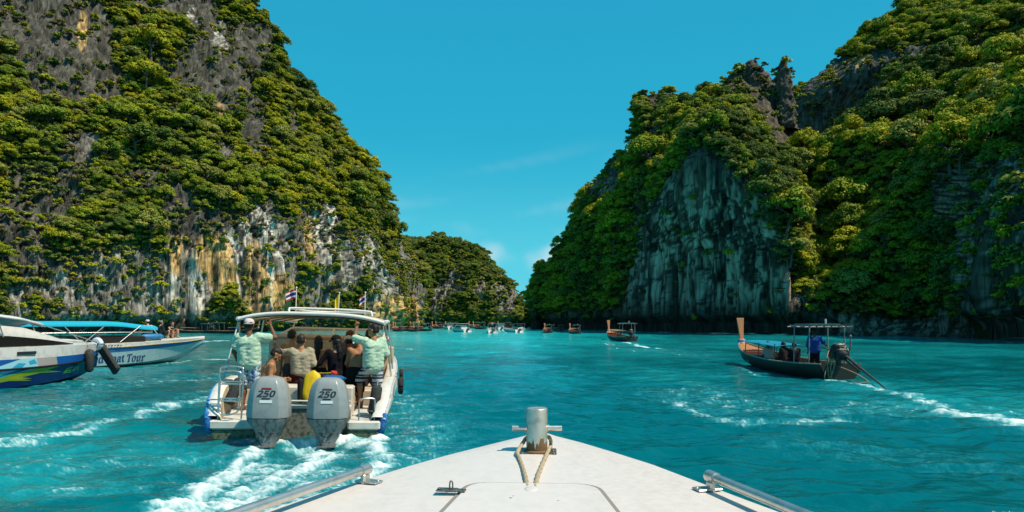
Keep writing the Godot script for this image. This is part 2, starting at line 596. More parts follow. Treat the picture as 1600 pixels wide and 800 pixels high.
# how a crown looks and whereabouts it grows
func tree_label(t: Array, ti: int) -> String:
	var hue: String = ["yellow-green", "bright green", "mid green", "dark green", "golden green", "olive green", "dusty green", "deep green"][ti]
	var big := "broad" if t[2] > 4.0 else "medium" if t[2] > 3.0 else "small"
	var x: float = t[4]
	var y: float = t[5]
	var spot := ""
	if t[3] == "west":
		spot = "low on the sunlit cliff over the moored boats" if y > 400 else "above the ochre streaks of the sunlit cliff" if x > 250 and y > 240 else "on the shoulder of the sunlit cliff against the sky" if x > 380 else "high beside the bare grey rock of the sunlit cliff" if y < 190 else "halfway up the sunlit cliff over the white cabin boat"
	elif t[3] == "east":
		var high := "high on" if y < 210 else "upper part of" if y < 300 else "middle of" if y < 390 else "low on" if y < 460 else "foot of"
		if x < 960: spot = high + " the promontory beside the gap to the sea"
		elif x < 1060: spot = high + " the near edge of the streaked rock face" if y > 240 else "on the first crag over the streaked rock face"
		elif x < 1200: spot = "overhanging the top of the streaked rock face" if y > 190 else "on the crest by the rock needle"
		elif x < 1290: spot = high + " the slope where the streaked face ends"
		elif x < 1370: spot = high + " the slope straight above the longtail's engine"
		elif x < 1450: spot = high + " the slope between streaked face and buttress"
		elif x < 1530: spot = high + " the slope touching the dark buttress"
		else: spot = "on top of the dark rock buttress" if y < 260 else "clinging to the dark rock buttress"
	elif t[3] == "far": spot = "on the low ridge closing the lagoon"
	elif t[3] == "back": spot = "on the highest ridge over the dark rock band"
	else: spot = "on the rock needle"
	return "%s %s tree %s" % [big, hue, spot]

func build_plants() -> void:
	var crowns := []
	for k in 8: crowns.append(crown_mesh(100 + k, 17 + k % 4 * 4, 125, 0.068, [0.7, 0.85, 0.55, 0.95][k % 4]))
	var shrubs := []
	for k in 5: shrubs.append(crown_mesh(200 + k, 7, 60, 0.15, 0.7))
	var trunks := [trunk_mesh(1), trunk_mesh(2), trunk_mesh(3)]
	var tinted := []
	for c in LEAF_TINTS:
		var m: StandardMaterial3D = M.leaf.duplicate()
		m.albedo_color = c.linear_to_srgb()
		tinted.append(m)
	var r := RandomNumberGenerator.new()
	r.seed = 77
	var order := range(sites.size())
	for i in range(order.size() - 1, 0, -1):
		var j := r.randi() % (i + 1)
		var q = order[i]; order[i] = order[j]; order[j] = q
	var grid := {}
	var gap := noise(57, 0.075, 2)
	var trees := []
	for i in order:
		var s: Array = sites[i]
		if s[2] < 0.60: continue
		var p: Vector3 = s[0]
		var g := gap.get_noise_3dv(p)
		if g > 0.24 and r.randf() < 0.85: continue
		if s[3] == "east" and p.y < 3.0: continue
		var size := lerpf(1.1, 3.1, pow(r.randf(), 1.6))
		if s[3] == "east": size = lerpf(1.3, 3.9, pow(r.randf(), 1.5))
		if s[3] == "east" and s[4] < 960: size *= 0.8
		if s[3] == "east" and s[5] < 250.0 and s[4] < 1300: size *= 0.68
		if s[3] == "far": size = r.randf_range(1.3, 2.7)
		if s[3] == "back": size = r.randf_range(1.8, 3.6)
		if s[3] == "spire": size = r.randf_range(0.7, 1.3)
		if s[3] == "west" and p.y < 9.0: size *= 0.7
		if s[2] < 0.8: size *= 0.75
		if r.randf() < 0.07: size *= 1.5
		if not room(grid, p, size * 0.84): continue
		claim(grid, p, size)
		trees.append([p, s[1], size, s[3], s[4], s[5]])
	# the largest in view stand as things of their own, the rest as one mass
	var ranked := []
	for t in trees:
		var seen: bool = t[4] > -10 and t[4] < 1610 and t[5] > -25 and t[5] < 520 and t[1].z > -0.25
		if t[3] == "west" and t[1].x < -0.1: seen = false
		ranked.append([(t[2] / -t[0].z) if seen else 0.0, ranked.size()])
	ranked.sort_custom(func(a, b): return a[0] > b[0])
	var single := {}
	for k in mini(300, ranked.size()):
		if ranked[k][0] > 0.0: single[ranked[k][1]] = true
	var mass := {}
	var patch := noise(55, 0.03, 2)
	for k in trees.size():
		var t: Array = trees[k]
		var out: Vector3 = t[1]
		var size: float = t[2]
		var p: Vector3 = t[0] + Vector3(out.x, 0, out.z) * size * 0.35 + Vector3(0, size * 0.45, 0)
		var b := Basis(Vector3.UP, r.randf() * TAU) * Basis.from_scale(Vector3.ONE * size * Vector3(1, r.randf_range(0.8, 1.1), 1))
		b = Basis(Vector3(out.z, 0, -out.x).normalized() if Vector2(out.x, out.z).length() > 0.1 else Vector3.RIGHT, r.randf_range(0.0, 0.3)) * b
		var ti: int = [0, 4, 4, 1, 0, 6, 1, 2, 1, 3, 7][clampi(int(5.5 - patch.get_noise_3dv(t[0]) * 9.0 + r.randf_range(-3.5, 3.5)), 0, 10)]
		if t[3] == "west" and r.randf() < 0.3: ti = [1, 2, 5, 6][r.randi() % 4]
		if t[3] == "far": ti = [3, 5, 7, 2][r.randi() % 4]
		if single.has(k):
			var o := thing("forest_tree", tree_label(t, ti), "tree", Vector3.ZERO, 0.0, tree_label(t, ti))
			o.transform = Transform3D(b, p)
			mesh_node("crown", crowns[k % 8], tinted[ti], o)
			mesh_node("trunk", trunks[k % 3], M.bark, o)
		else:
			var key := k % 8
			if not mass.has(key): mass[key] = []
			mass[key].append([Transform3D(b, p), LEAF_TINTS[ti]])
	var forest := Node3D.new()
	forest.name = "forest"
	add_child(forest)
	tag(forest, "mass of smaller trees covering the cliffs between the larger crowns", "forest", "", "stuff")
	for key in mass: scatter("foliage", crowns[key], mass[key], forest)
	# shrubs, creepers and tufts between the trees and on ledges
	var low := {}
	var sgrid := {}
	var count := 0
	for i in order:
		var s: Array = sites[i]
		var p: Vector3 = s[0]
		if s[2] < 0.30 + r.randf() * 0.5: 
			if r.randf() > (0.010 if s[3] == "west" and s[5] > 330 and s[4] > 260 and s[4] < 460 else 0.022) or (s[3] == "east" and s[4] > 960 and s[4] < 1262 and s[5] > 240 and r.randf() > 0.1): continue
		if s[3] == "east" and p.y < 2.6: continue
		var size := r.randf_range(0.55, 1.35) * (1.25 if s[3] != "west" else 1.0)
		if not room(sgrid, p, size * 0.8): continue
		claim(sgrid, p, size)
		var b := Basis(Vector3.UP, r.randf() * TAU) * Basis.from_scale(Vector3(size, size * r.randf_range(0.7, 1.2), size))
		var key := count % 5
		count += 1
		if not low.has(key): low[key] = []
		var tint: Color = LEAF_TINTS[r.randi() % LEAF_TINTS.size()]
		if r.randf() < 0.15: tint = Color(0.20, 0.17, 0.05)
		low[key].append([Transform3D(b, p + s[1] * size * 0.3), tint])
	var under := Node3D.new()
	under.name = "undergrowth"
	add_child(under)
	tag(under, "shrubs and creepers growing on ledges and between trees on the cliffs", "undergrowth", "", "stuff")
	for key in low: scatter("shrubbery", shrubs[key], low[key], under)
	print("trees ", trees.size(), " shrubs ", count)

func cell(p: Vector3) -> Vector3i:
	return Vector3i((p / 4.0).floor())

func room(grid: Dictionary, p: Vector3, gap: float) -> bool:
	var c := cell(p)
	for dx in [-1, 0, 1]:
		for dy in [-1, 0, 1]:
			for dz in [-1, 0, 1]:
				var k := c + Vector3i(dx, dy, dz)
				if grid.has(k):
					for q in grid[k]:
						if p.distance_to(q[0]) < (gap + q[1] * 0.84) * 0.62: return false
	return true

func claim(grid: Dictionary, p: Vector3, size: float) -> void:
	var c := cell(p)
	if not grid.has(c): grid[c] = []
	grid[c].append([p, size])

func scatter(called: String, m: Mesh, places: Array, parent: Node) -> void:
	var mm := MultiMesh.new()
	mm.transform_format = MultiMesh.TRANSFORM_3D
	mm.use_colors = true
	mm.mesh = m
	mm.instance_count = places.size()
	for i in places.size():
		mm.set_instance_transform(i, places[i][0])
		mm.set_instance_color(i, places[i][1])
	var o := MultiMeshInstance3D.new()
	o.name = called
	o.multimesh = mm
	o.material_override = M.leaf
	o.set_meta("kind", "stuff")
	parent.add_child(o, true)

func build_cliffs() -> void:
	var rock := vmat(0.85, 0.3)
	rock.albedo_texture = noise_tex(noise(31, 0.012, 6), 1024, [[0.22, grey(0.5)], [0.40, grey(0.82)], [0.65, grey(1.0)]])
	rock.uv1_triplanar = true
	rock.uv1_world_triplanar = true
	rock.uv1_scale = Vector3(0.10, 0.007, 0.10)
	rock.heightmap_enabled = true
	rock.heightmap_texture = noise_tex(noise(32, 0.02, 6, FastNoiseLite.TYPE_SIMPLEX_SMOOTH, FastNoiseLite.FRACTAL_RIDGED), 1024)
	rock.heightmap_scale = 40.0
	M.rock = rock
	var leaf := vmat(0.7, 0.22)
	leaf.backlight_enabled = true
	leaf.backlight = Color(0.5, 0.55, 0.12)
	M.leaf = leaf
	M.bark = mat(Color(0.09, 0.075, 0.06), 0.9)
	make_cliff("cliff", "west", "tall sunlit limestone cliff hung with trees behind the tour boats", [
		[-420, [528, 80], [380, 84], [220, 97], [0, 120], [-330, 155]],
		[-120, [526, 96], [380, 99], [220, 111], [30, 133], [-250, 170]],
		[0, [524, 104], [400, 106], [250, 115], [60, 132], [-190, 172]],
		[100, [523, 112], [400, 114], [250, 122], [70, 138], [-165, 176]],
		[200, [522, 120], [400, 122], [270, 130], [100, 147], [-130, 180]],
		[300, [521, 128], [380, 128], [300, 134], [120, 155], [-75, 184]],
		[396, [519, 138], [400, 138], [310, 142], [154, 164], [16, 188]],
		[421, [518, 141], [400, 141], [300, 147], [174, 168], [68, 190]],
		[438, [518, 145], [400, 145], [310, 151], [194, 171], [102, 192]],
		[478, [517, 150], [410, 151], [320, 157], [229, 175], [150, 196]],
		[513, [517, 157], [410, 158], [330, 165], [262, 180], [194, 199]],
		[553, [516, 164], [420, 166], [350, 172], [294, 186], [240, 202]],
		[589, [515, 172], [430, 174], [370, 180], [324, 192], [288, 206]],
		[609, [515, 178], [450, 180], [410, 187], [382, 197], [355, 210]],
		[627, [514, 184], [470, 187], [430, 192], [409, 200], [390, 212]],
		[643, [514, 190], [490, 192], [460, 196], [435, 203], [405, 214]],
		[658, [514, 196], [505, 197], [497, 200], [485, 206], [470, 214]],
		[658, [508, 300], [502, 300], [500, 300], [495, 300], [490, 310]],
	], 430, 330, 0.8)
	make_cliff("hill", "far", "low wooded ridge closing the far end of the lagoon", [
		[560, [510, 300], [470, 302], [430, 308], [395, 316], [362, 326]],
		[640, [510, 300], [470, 302], [435, 308], [405, 316], [376, 326]],
		[690, [510, 300], [470, 302], [435, 308], [405, 316], [379, 326]],
		[720, [510, 298], [470, 300], [435, 305], [408, 314], [384, 324]],
		[745, [510, 296], [475, 298], [440, 303], [415, 311], [396, 322]],
		[765, [510, 294], [480, 296], [455, 301], [433, 309], [415, 318]],
		[790, [510, 292], [485, 294], [470, 298], [454, 304], [440, 312]],
		[810, [510, 290], [492, 292], [483, 296], [474, 300], [465, 306]],
		[822, [510, 290], [500, 292], [495, 295], [490, 299], [486, 304]],
		[840, [510, 290], [506, 292], [505, 295], [504, 299], [502, 304]],
	], 150, 110, 1.1)
	make_cliff("cliff", "east", "wooded cliff with a shaded streaked rock face beside the longtail boats", [
		[854, [510, 330], [480, 330], [460, 332], [450, 335], [448, 340]],
		[836, [513, 206], [490, 207], [475, 209], [462, 211], [460, 214]],
		[846, [514, 197], [480, 198], [455, 201], [437, 204], [428, 208]],
		[882, [515, 185], [470, 187], [430, 191], [400, 196], [378, 203]],
		[917, [516, 175], [450, 177], [390, 182], [340, 189], [308, 199]],
		[952, [516, 165], [430, 167], [350, 173], [290, 182], [254, 194]],
		[997, [518, 148], [420, 150], [340, 156], [275, 170], [228, 186]],
		[1006, [519, 141], [420, 143], [330, 147], [240, 164], [160, 182]],
		[1022, [519, 138], [410, 137.5], [318, 136.5], [240, 158], [152, 180]],
		[1048, [520, 133], [400, 132.5], [284, 130.5], [225, 150], [152, 180]],
		[1080, [521, 127], [400, 126], [246, 124], [205, 143], [172, 176]],
		[1110, [521, 123], [400, 121.5], [236, 119.5], [196, 141], [160, 176]],
		[1132, [522, 121], [400, 119.5], [240, 117.5], [190, 144], [132, 178]],
		[1150, [522, 119], [400, 117], [252, 115.5], [188, 144], [116, 178]],
		[1190, [522, 115], [400, 113.5], [290, 111.5], [210, 142], [118, 178]],
		[1216, [523, 112], [410, 110.5], [325, 109.5], [240, 142], [180, 172]],
		[1250, [523, 109], [440, 112], [350, 122], [275, 142], [214, 166]],
		[1300, [524, 104], [430, 110], [340, 122], [255, 142], [218, 164]],
		[1350, [525, 100], [430, 106], [340, 118], [245, 136], [198, 158]],
		[1400, [526, 96], [430, 102], [340, 113], [245, 130], [184, 152]],
		[1450, [527, 91], [430, 97], [340, 107], [235, 125], [154, 149]],
		[1500, [529, 86], [430, 92], [330, 101], [225, 118], [128, 145]],
		[1530, [530, 79], [430, 79], [330, 83], [235, 99], [98, 140]],
		[1570, [531, 74], [420, 72], [300, 76], [225, 90], [85, 136]],
		[1620, [533, 69], [420, 67], [290, 70], [215, 85], [70, 132]],
		[1720, [536, 63], [420, 61], [280, 65], [185, 79], [35, 127]],
		[1950, [545, 53], [420, 52], [250, 58], [110, 72], [-60, 120]],
		[2500, [565, 38], [420, 38], [200, 44], [0, 58], [-250, 100]],
	], 620, 300, 0.8)
	make_cliff("hill", "back", "highest wooded ridge with a dark rock band behind the spire", [
		[1180, [420, 262], [260, 264], [200, 266], [185, 268], [178, 272]],
		[1236, [420, 245], [250, 246], [180, 247], [158, 251], [150, 258]],
		[1262, [400, 232], [200, 232], [158, 230], [142, 236], [130, 244]],
		[1300, [400, 225], [200, 224], [140, 222], [120, 231], [104, 244]],
		[1350, [400, 220], [180, 218], [104, 216], [85, 230], [66, 246]],
		[1400, [400, 215], [150, 212], [90, 211], [55, 230], [30, 248]],
		[1440, [400, 210], [130, 205], [72, 208], [30, 230], [2, 248]],
		[1520, [400, 205], [100, 200], [48, 206], [0, 230], [-34, 250]],
		[1650, [400, 200], [60, 198], [5, 204], [-50, 228], [-90, 250]],
		[1950, [420, 190], [40, 190], [-40, 196], [-100, 218], [-150, 240]],
	], 230, 170, 1.0)
	make_spire([[1224, 205, 88, 15, 164.0], [1174, 190, 94, 34, 172.0], [1146, 190, 112, 22, 172.0], [1198, 200, 118, 24, 170.0], [1212, 205, 138, 18, 166.0]])
	build_plants()

# needles of rock standing on the crest
func make_spire(list: Array) -> void:
	for q in list:
		var d: float = q[4]
		var foot := at(q[0], q[1], d)
		var tip := at(q[0], q[2], d)
		var wide: float = q[3] / FOCAL * d
		var rings := []
		var rows := 60
		var sides := 44
		for i in rows:
			var t := float(i) / (rows - 1)
			var ring := []
			for k in sides:
				var a := -TAU * k / sides
				var p := Vector3(cos(a), 0, sin(a))
				var c := foot.lerp(tip, t)
				var rad := wide * (pow(1.0 - t, 0.62) * 0.95 + 0.05)
				var w := c + p * rad
				rad *= 1.0 + 0.45 * lump.get_noise_3dv(w * 3.0) + 0.35 * crag.get_noise_3dv(Vector3(w.x, w.y * 0.35, w.z) * 1.3) + 0.45 * crag.get_noise_3dv(Vector3(w.x, w.y * 0.5, w.z) * 3.4)
				ring.append(c + p * rad)
			rings.append(ring)
		var s := Shape.new(Color(0.115, 0.105, 0.085))
		s.smooth(true)
		s.sheet(rings, true)
		s.fan(rings[-1])
		tag(build(s, "rock_spire", M.rock), "", "", "", "structure")
		for i in 100:
			var ring: Array = rings[rng.randi_range(0, rows - 3)]
			var p: Vector3 = ring[rng.randi() % sides]
			var out := Vector3(p.x - foot.x, 0.4, p.z - foot.z).normalized()
			sites.append([p, out, 0.36 if rng.randf() < 0.6 else 0.58, "spire", q[0], q[1]])

# ---------------------------------------------------------------- water

var foam_grain := noise(41, 1.0, 5)
var foam_lace := noise(42, 1.0, 3, FastNoiseLite.TYPE_SIMPLEX_SMOOTH, FastNoiseLite.FRACTAL_RIDGED)

# broken water left by boats: strips on the surface, [x0, z0, x1, z1, width at start, width at end, strength]
var strips := []

func strip(points: Array, w0: float, w1: float, strength: float) -> void:
	for i in points.size() - 1:
		var a := on_water(points[i][0], points[i][1])
		var b := on_water(points[i + 1][0], points[i + 1][1])
		var n := points.size() - 1.0
		strips.append([Vector2(a.x, a.z), Vector2(b.x, b.z), lerpf(w0, w1, i / n), lerpf(w0, w1, (i + 1) / n), strength])

func foam_at(x: float, z: float) -> float:
	var p := Vector2(x, z)
	var m := 0.0
	for s in strips:
		var ab: Vector2 = s[1] - s[0]
		var t := clampf((p - s[0]).dot(ab) / ab.length_squared(), 0.0, 1.0)
		var d: float = (p - (s[0] + ab * t)).length() / lerpf(s[2], s[3], t)
		if d < 1.6: m = maxf(m, s[4] * (1.0 - smoothstep(0.15, 1.6, d)))
	return m

func build_water() -> void:
	# wash of the big speedboat
	strip([[400, 706], [350, 745], [290, 790], [230, 860]], 0.30, 0.5, 1.0)
	strip([[470, 700], [520, 712], [450, 745], [350, 785], [250, 850]], 0.38, 0.6, 0.98)
	strip([[540, 694], [585, 702], [600, 722], [560, 760]], 0.30, 0.38, 0.95)
	strip([[440, 696], [590, 694]], 0.30, 0.30, 1.1)
	strip([[420, 730], [530, 760], [430, 800], [330, 880]], 1.0, 1.4, 0.78)
	strip([[612, 604], [640, 620], [690, 612]], 0.35, 0.25, 0.62)
	strip([[604, 660], [650, 640], [660, 700], [610, 730]], 0.55, 0.5, 0.58)
	# old wake across the near water by the moored speedboats
	strip([[-80, 700], [40, 684], [140, 665], [230, 648], [320, 622]], 1.0, 0.45, 0.78)
	strip([[-80, 652], [60, 640], [180, 634], [320, 612]], 0.9, 0.6, 0.52)
	strip([[60, 700], [240, 690], [320, 690]], 0.8, 0.6, 0.46)
	strip([[-40, 760], [80, 745], [180, 735]], 0.5, 0.4, 0.42)
	strip([[100, 625], [200, 600], [300, 585]], 1.2, 0.9, 0.5)
	strip([[268, 566], [310, 562], [372, 560]], 0.9, 0.5, 0.95)
	strip([[190, 575], [270, 566]], 1.0, 0.9, 0.6)
	strip([[318, 534], [345, 532], [372, 532]], 1.0, 0.6, 0.95)
	# ring of broken water and the longtail's wake
	strip([[1048, 624], [1075, 640], [1110, 655], [1170, 664], [1240, 664], [1320, 660]], 0.40, 0.42, 0.72)
	strip([[1150, 632], [1200, 628], [1240, 634]], 0.3, 0.2, 0.62)
	strip([[1080, 600], [1110, 606], [1140, 612], [1100, 626]], 0.6, 0.5, 0.55)
	strip([[1300, 597], [1370, 604], [1400, 614], [1450, 630], [1500, 646]], 0.35, 0.5, 0.78)
	strip([[1490, 648], [1540, 654], [1620, 668]], 0.7, 0.9, 0.95)
	strip([[1540, 640], [1620, 650]], 0.5, 0.6, 0.6)
	strip([[1160, 575], [1190, 588], [1240, 594]], 0.3, 0.3, 0.6)
	strip([[978, 535], [1000, 541], [1030, 545]], 0.5, 0.4, 1.0)
	strip([[1030, 545], [1070, 551]], 0.9, 0.8, 0.62)
	strip([[940, 536], [975, 542]], 0.5, 0.5, 0.7)
	strip([[600, 545], [640, 546]], 0.7, 0.5, 0.65)
	strip([[712, 519], [745, 518]], 0.8, 0.4, 1.0)
	strip([[752, 521], [790, 520]], 0.8, 0.8, 0.95)
	strip([[804, 519], [820, 518]], 0.8, 0.8, 0.9)
	# scattered flecks and suds
	strip([[-60, 645], [120, 640], [330, 628]], 3.0, 2.2, 0.57)
	strip([[20, 735], [160, 725], [300, 720]], 1.6, 1.2, 0.53)
	strip([[80, 770], [240, 760]], 0.9, 0.7, 0.55)
	strip([[150, 600], [330, 590]], 3.0, 2.5, 0.55)
	strip([[1090, 615], [1200, 640], [1340, 640]], 2.6, 2.2, 0.55)
	strip([[1240, 690], [1500, 720]], 1.4, 1.6, 0.38)
	strip([[1400, 640], [1620, 650]], 3.0, 3.0, 0.57)
	strip([[630, 620], [660, 690], [620, 760]], 1.3, 1.0, 0.59)
	strip([[980, 545], [1090, 556]], 2.4, 2.0, 0.55)
	# rows spaced evenly as they recede, columns fanning out from the boat
	var rows := 620
	var cols := 1000
	var swell := noise(43, 0.16, 3)
	var chop := noise(44, 0.9, 2)
	var tint := noise(45, 0.11, 4)
	var v := PackedVector3Array()
	var col := PackedColorArray()
	v.resize(rows * cols)
	col.resize(rows * cols)
	for i in rows:
		var t := float(i) / (rows - 1)
		var row_y := 1.9 + 450.0 * pow(t / 0.96, 1.35) if t < 0.96 else 452.0 + 4000.0 * (t - 0.96) / 0.04
		var d := EYE * FOCAL / row_y
		var calm := clampf(14.0 / d, 0.25, 1.0)
		for j in cols:
			var a := (float(j) / (cols - 1) - 0.5) * 2.0
			a = a * 0.85 + 0.55 * a * a * a
			var x := a * d
			var z := -d
			var n := i * cols + j
			var f := foam_at(x, z) if d < 260.0 else 0.0
			var h := swell.get_noise_2d(x * 0.75 + z * 0.25, z * 1.15) * 0.13 + (chop.get_noise_2d(x * 0.5 + z * 0.15, z * 1.3) * 0.125 + (0.5 - absf(chop.get_noise_2d(x * 0.8 + 60.0, z * 1.7))) * 0.022) * calm
			var fo := 0.0
			var milky := 0.0
			if f > 0.02:
				var near := 1.0 if d < 13.0 else 0.6 if d < 24.0 else 0.36 if d < 48.0 else 0.2
				var g := foam_grain.get_noise_2d(x * 2.2 * near, z * 3.4 * near) * 0.5 + 0.5
				var fine := foam_grain.get_noise_2d(x * 15.0 * near + 70.0, z * 19.0 * near) * 0.5 + 0.5
				var l := foam_lace.get_noise_2d(x * 1.9 * near + 30.0, z * 2.9 * near) * 0.5 + 0.5
				var wf := lerpf(0.52, 0.26, clampf(f, 0.0, 1.0))
				var k := (1.0 - wf) * (0.6 * g + 0.4 * l) + wf * fine
				fo = smoothstep(0.93 - f * 0.60, 1.20 - f * 0.46, k)
				milky = smoothstep(0.62 - f * 0.45, 0.85 - f * 0.30, k) * clampf(f * 1.1, 0.0, 1.0)
				h += f * (g - 0.45) * 0.20 * clampf(f, 0.0, 1.0) * clampf(12.0 / d, 0.15, 1.0)
			# pale sand shows through towards the middle of the lagoon, deep water under the shaded cliff and near the boat
			var shallow := smoothstep(12.0, 90.0, d) * (1.0 - smoothstep(0.02, 0.34, absf(a + 0.06)) * 0.65)
			shallow = clampf(shallow + tint.get_noise_2d(x * 0.7, z * 0.35) * 0.36 + tint.get_noise_2d(x * 3.0, z * 5.0) * 0.16, 0.0, 1.0)
			var c := Color(0.0025, 0.096, 0.117).lerp(Color(0.012, 0.520, 0.560), shallow)
			c = c.lerp(Color(0.04, 0.33, 0.37), clampf(milky * 0.75, 0.0, 0.8))
			c = c.lerp(Color(0.68, 0.72, 0.72), clampf(fo, 0.0, 1.0))
			v[n] = Vector3(x, h, z)
			col[n] = c
	var nrm := grid_normals(v, rows, cols)
	var idx := grid_index(rows, cols)
	var m := vmat(0.10, 0.38)
	m.heightmap_enabled = true
	m.heightmap_texture = noise_tex(noise(46, 0.016, 5), 1024)
	m.heightmap_scale = 3.0
	m.uv1_triplanar = true
	m.uv1_world_triplanar = true
	m.uv1_scale = Vector3(0.16, 0.16, 0.26)
	M.water = m
	# where the surface is broken it is white and dull
	var clear := PackedInt32Array()
	var white := PackedInt32Array()
	for k in range(0, idx.size(), 3):
		var w := maxf(col[idx[k]].r, maxf(col[idx[k + 1]].r, col[idx[k + 2]].r))
		if w > 0.16: white.append_array([idx[k], idx[k + 1], idx[k + 2]])
		else: clear.append_array([idx[k], idx[k + 1], idx[k + 2]])
	var foamy := vmat(0.8, 0.3)
	var surf := arrays_mesh(v, nrm, col, clear)
	surf.surface_set_material(0, m)
	var a := []
	a.resize(Mesh.ARRAY_MAX)
	a[Mesh.ARRAY_VERTEX] = v
	a[Mesh.ARRAY_NORMAL] = nrm
	a[Mesh.ARRAY_COLOR] = col
	a[Mesh.ARRAY_INDEX] = white
	surf.add_surface_from_arrays(Mesh.PRIMITIVE_TRIANGLES, a)
	surf.surface_set_material(1, foamy)
	var o := mesh_node("water", surf, null)
	tag(o, "turquoise lagoon water with ripples and white boat wakes", "", "", "structure")
	# the sea floor far below keeps the edges of the lagoon closed outside the view
	var sea := Shape.new()
	sea.smooth(false)
	sea.quad(Vector3(-1500, -0.5, 600), Vector3(1500, -0.5, 600), Vector3(1500, -0.5, -2500), Vector3(-1500, -0.5, -2500))
	tag(build(sea, "sea", mat(Color(0.006, 0.16, 0.21), 0.2)), "open water beyond the lagoon", "", "", "structure")

# ---------------------------------------------------------------- people

# a closed skin: points, normals, colours, triangles
class Flesh:
	var v := PackedVector3Array()
	var n := PackedVector3Array()
	var c := PackedColorArray()
	var i := PackedInt32Array()
	func add(o: Flesh, t: Transform3D, col = null) -> void:
		var base := v.size()
		for k in o.v.size():
			v.append(t * o.v[k])
			n.append((t.basis * o.n[k]).normalized())
			c.append(col if col != null else o.c[k])
		for k in o.i: i.append(base + k)

# bones are [from, to, radius, radius, colour]; joins their tapered capsules smoothly and meshes the surface
func flesh(bones: Array, cell: float, blend: float, folds := 0.0, sd := 0) -> Flesh:
	var lo := Vector3.ONE * 1e9
	var hi := -lo
	for b in bones:
		var r: float = maxf(b[2], b[3]) + cell * 2.5
		for p in [b[0], b[1]]:
			lo = lo.min(p - Vector3.ONE * r)
			hi = hi.max(p + Vector3.ONE * r)
	var nx := int((hi.x - lo.x) / cell) + 2
	var ny := int((hi.y - lo.y) / cell) + 2
	var nz := int((hi.z - lo.z) / cell) + 2
	var f := PackedFloat32Array()
	f.resize(nx * ny * nz)
	f.fill(1.0)
	var who := PackedByteArray()
	who.resize(nx * ny * nz)
	for k in bones.size():
		var a: Vector3 = bones[k][0]
		var b: Vector3 = bones[k][1]
		var ra: float = bones[k][2]
		var rb: float = bones[k][3]
		var reach := maxf(ra, rb) + cell * 2.0 + blend
		var l := ((a.min(b) - Vector3.ONE * reach - lo) / cell).max(Vector3.ZERO)
		var h := ((a.max(b) + Vector3.ONE * reach - lo) / cell).min(Vector3(nx - 1, ny - 1, nz - 1))
		var ab := b - a
		var inv := 1.0 / maxf(ab.length_squared(), 1e-9)
		for z in range(int(l.z), int(h.z) + 1):
			for y in range(int(l.y), int(h.y) + 1):
				var row := (z * ny + y) * nx
				for x in range(int(l.x), int(h.x) + 1):
					var p := lo + Vector3(x, y, z) * cell
					var t := clampf((p - a).dot(ab) * inv, 0.0, 1.0)
					var d := p.distance_to(a + ab * t) - lerpf(ra, rb, t)
					var at_ := row + x
					var o := f[at_]
					if d < o: who[at_] = k
					var m := maxf(blend - absf(d - o), 0.0)
					f[at_] = minf(d, o) - m * m * 0.25 / blend
	if folds > 0.0:
		var nf := noise(sd, 9.0, 3)
		for z in nz:
			for y in ny:
				var row := (z * ny + y) * nx
				for x in nx:
					if absf(f[row + x]) < cell * 3.0:
						var p := lo + Vector3(x, y, z) * cell
						f[row + x] += nf.get_noise_3d(p.x * 0.8, p.y * 1.5, p.z * 0.8) * folds
	var s := Flesh.new()
	var cells := {}
	var sy := nx
	var sz := nx * ny
	var off := [0, 1, sy, sy + 1, sz, sz + 1, sz + sy, sz + sy + 1]
	for z in nz - 1:
		for y in ny - 1:
			var row := z * sz + y * sy
			for x in nx - 1:
				var q := row + x
				var f0 := f[q]
				if f0 > cell * 2.0 or f0 < -cell * 2.0: continue
				var inside := 0
				for o in off:
					if f[q + o] < 0.0: inside += 1
				if inside == 0 or inside == 8: continue
				var sum := Vector3.ZERO
				var cnt := 0
				for e in [[0, 1], [2, 3], [4, 5], [6, 7], [0, 2], [1, 3], [4, 6], [5, 7], [0, 4], [1, 5], [2, 6], [3, 7]]:
					var u := f[q + off[e[0]]]
					var w := f[q + off[e[1]]]
					if (u < 0.0) != (w < 0.0):
						var t := u / (u - w)
						var pa := Vector3(e[0] & 1, (e[0] >> 1) & 1, e[0] >> 2)
						var pb := Vector3(e[1] & 1, (e[1] >> 1) & 1, e[1] >> 2)
						sum += pa.lerp(pb, t)
						cnt += 1
				cells[q] = s.v.size()
				s.v.append(lo + (Vector3(x, y, z) + sum / cnt) * cell)
				s.n.append(Vector3(f[q + 1] + f[q + 1 + sy] + f[q + 1 + sz] + f[q + 1 + sy + sz] - f[q] - f[q + sy] - f[q + sz] - f[q + sy + sz],
					f[q + sy] + f[q + sy + 1] + f[q + sy + sz] + f[q + sy + sz + 1] - f[q] - f[q + 1] - f[q + sz] - f[q + 1 + sz],
					f[q + sz] + f[q + sz + 1] + f[q + sz + sy] + f[q + sz + sy + 1] - f[q] - f[q + 1] - f[q + sy] - f[q + sy + 1]).normalized())
				s.c.append(bones[who[q]][4])
	for q in cells:
		# the three edges that leave the cell's first corner
		for ax in 3:
			var step: int = [1, sy, sz][ax]
			var d1: int = [sy, sz, 1][ax]
			var d2: int = [sz, 1, sy][ax]
			var u := f[q]
			var w := f[q + step]
			if (u < 0.0) == (w < 0.0): continue
			if not (cells.has(q - d1) and cells.has(q - d2) and cells.has(q - d1 - d2)): continue
			var a: int = cells[q]
			var b: int = cells[q - d1]
			var c: int = cells[q - d1 - d2]
			var d: int = cells[q - d2]
			if u < 0.0: s.i.append_array([a, c, b, a, d, c])
			else: s.i.append_array([a, b, c, a, c, d])
	return s

func skin_node(s: Flesh, called: String, m: Material, parent: Node) -> MeshInstance3D:
	return mesh_node(called, arrays_mesh(s.v, s.n, s.c, s.i), m, parent)

var head_skin: Flesh
var hand_open: Flesh
var hand_grip: Flesh

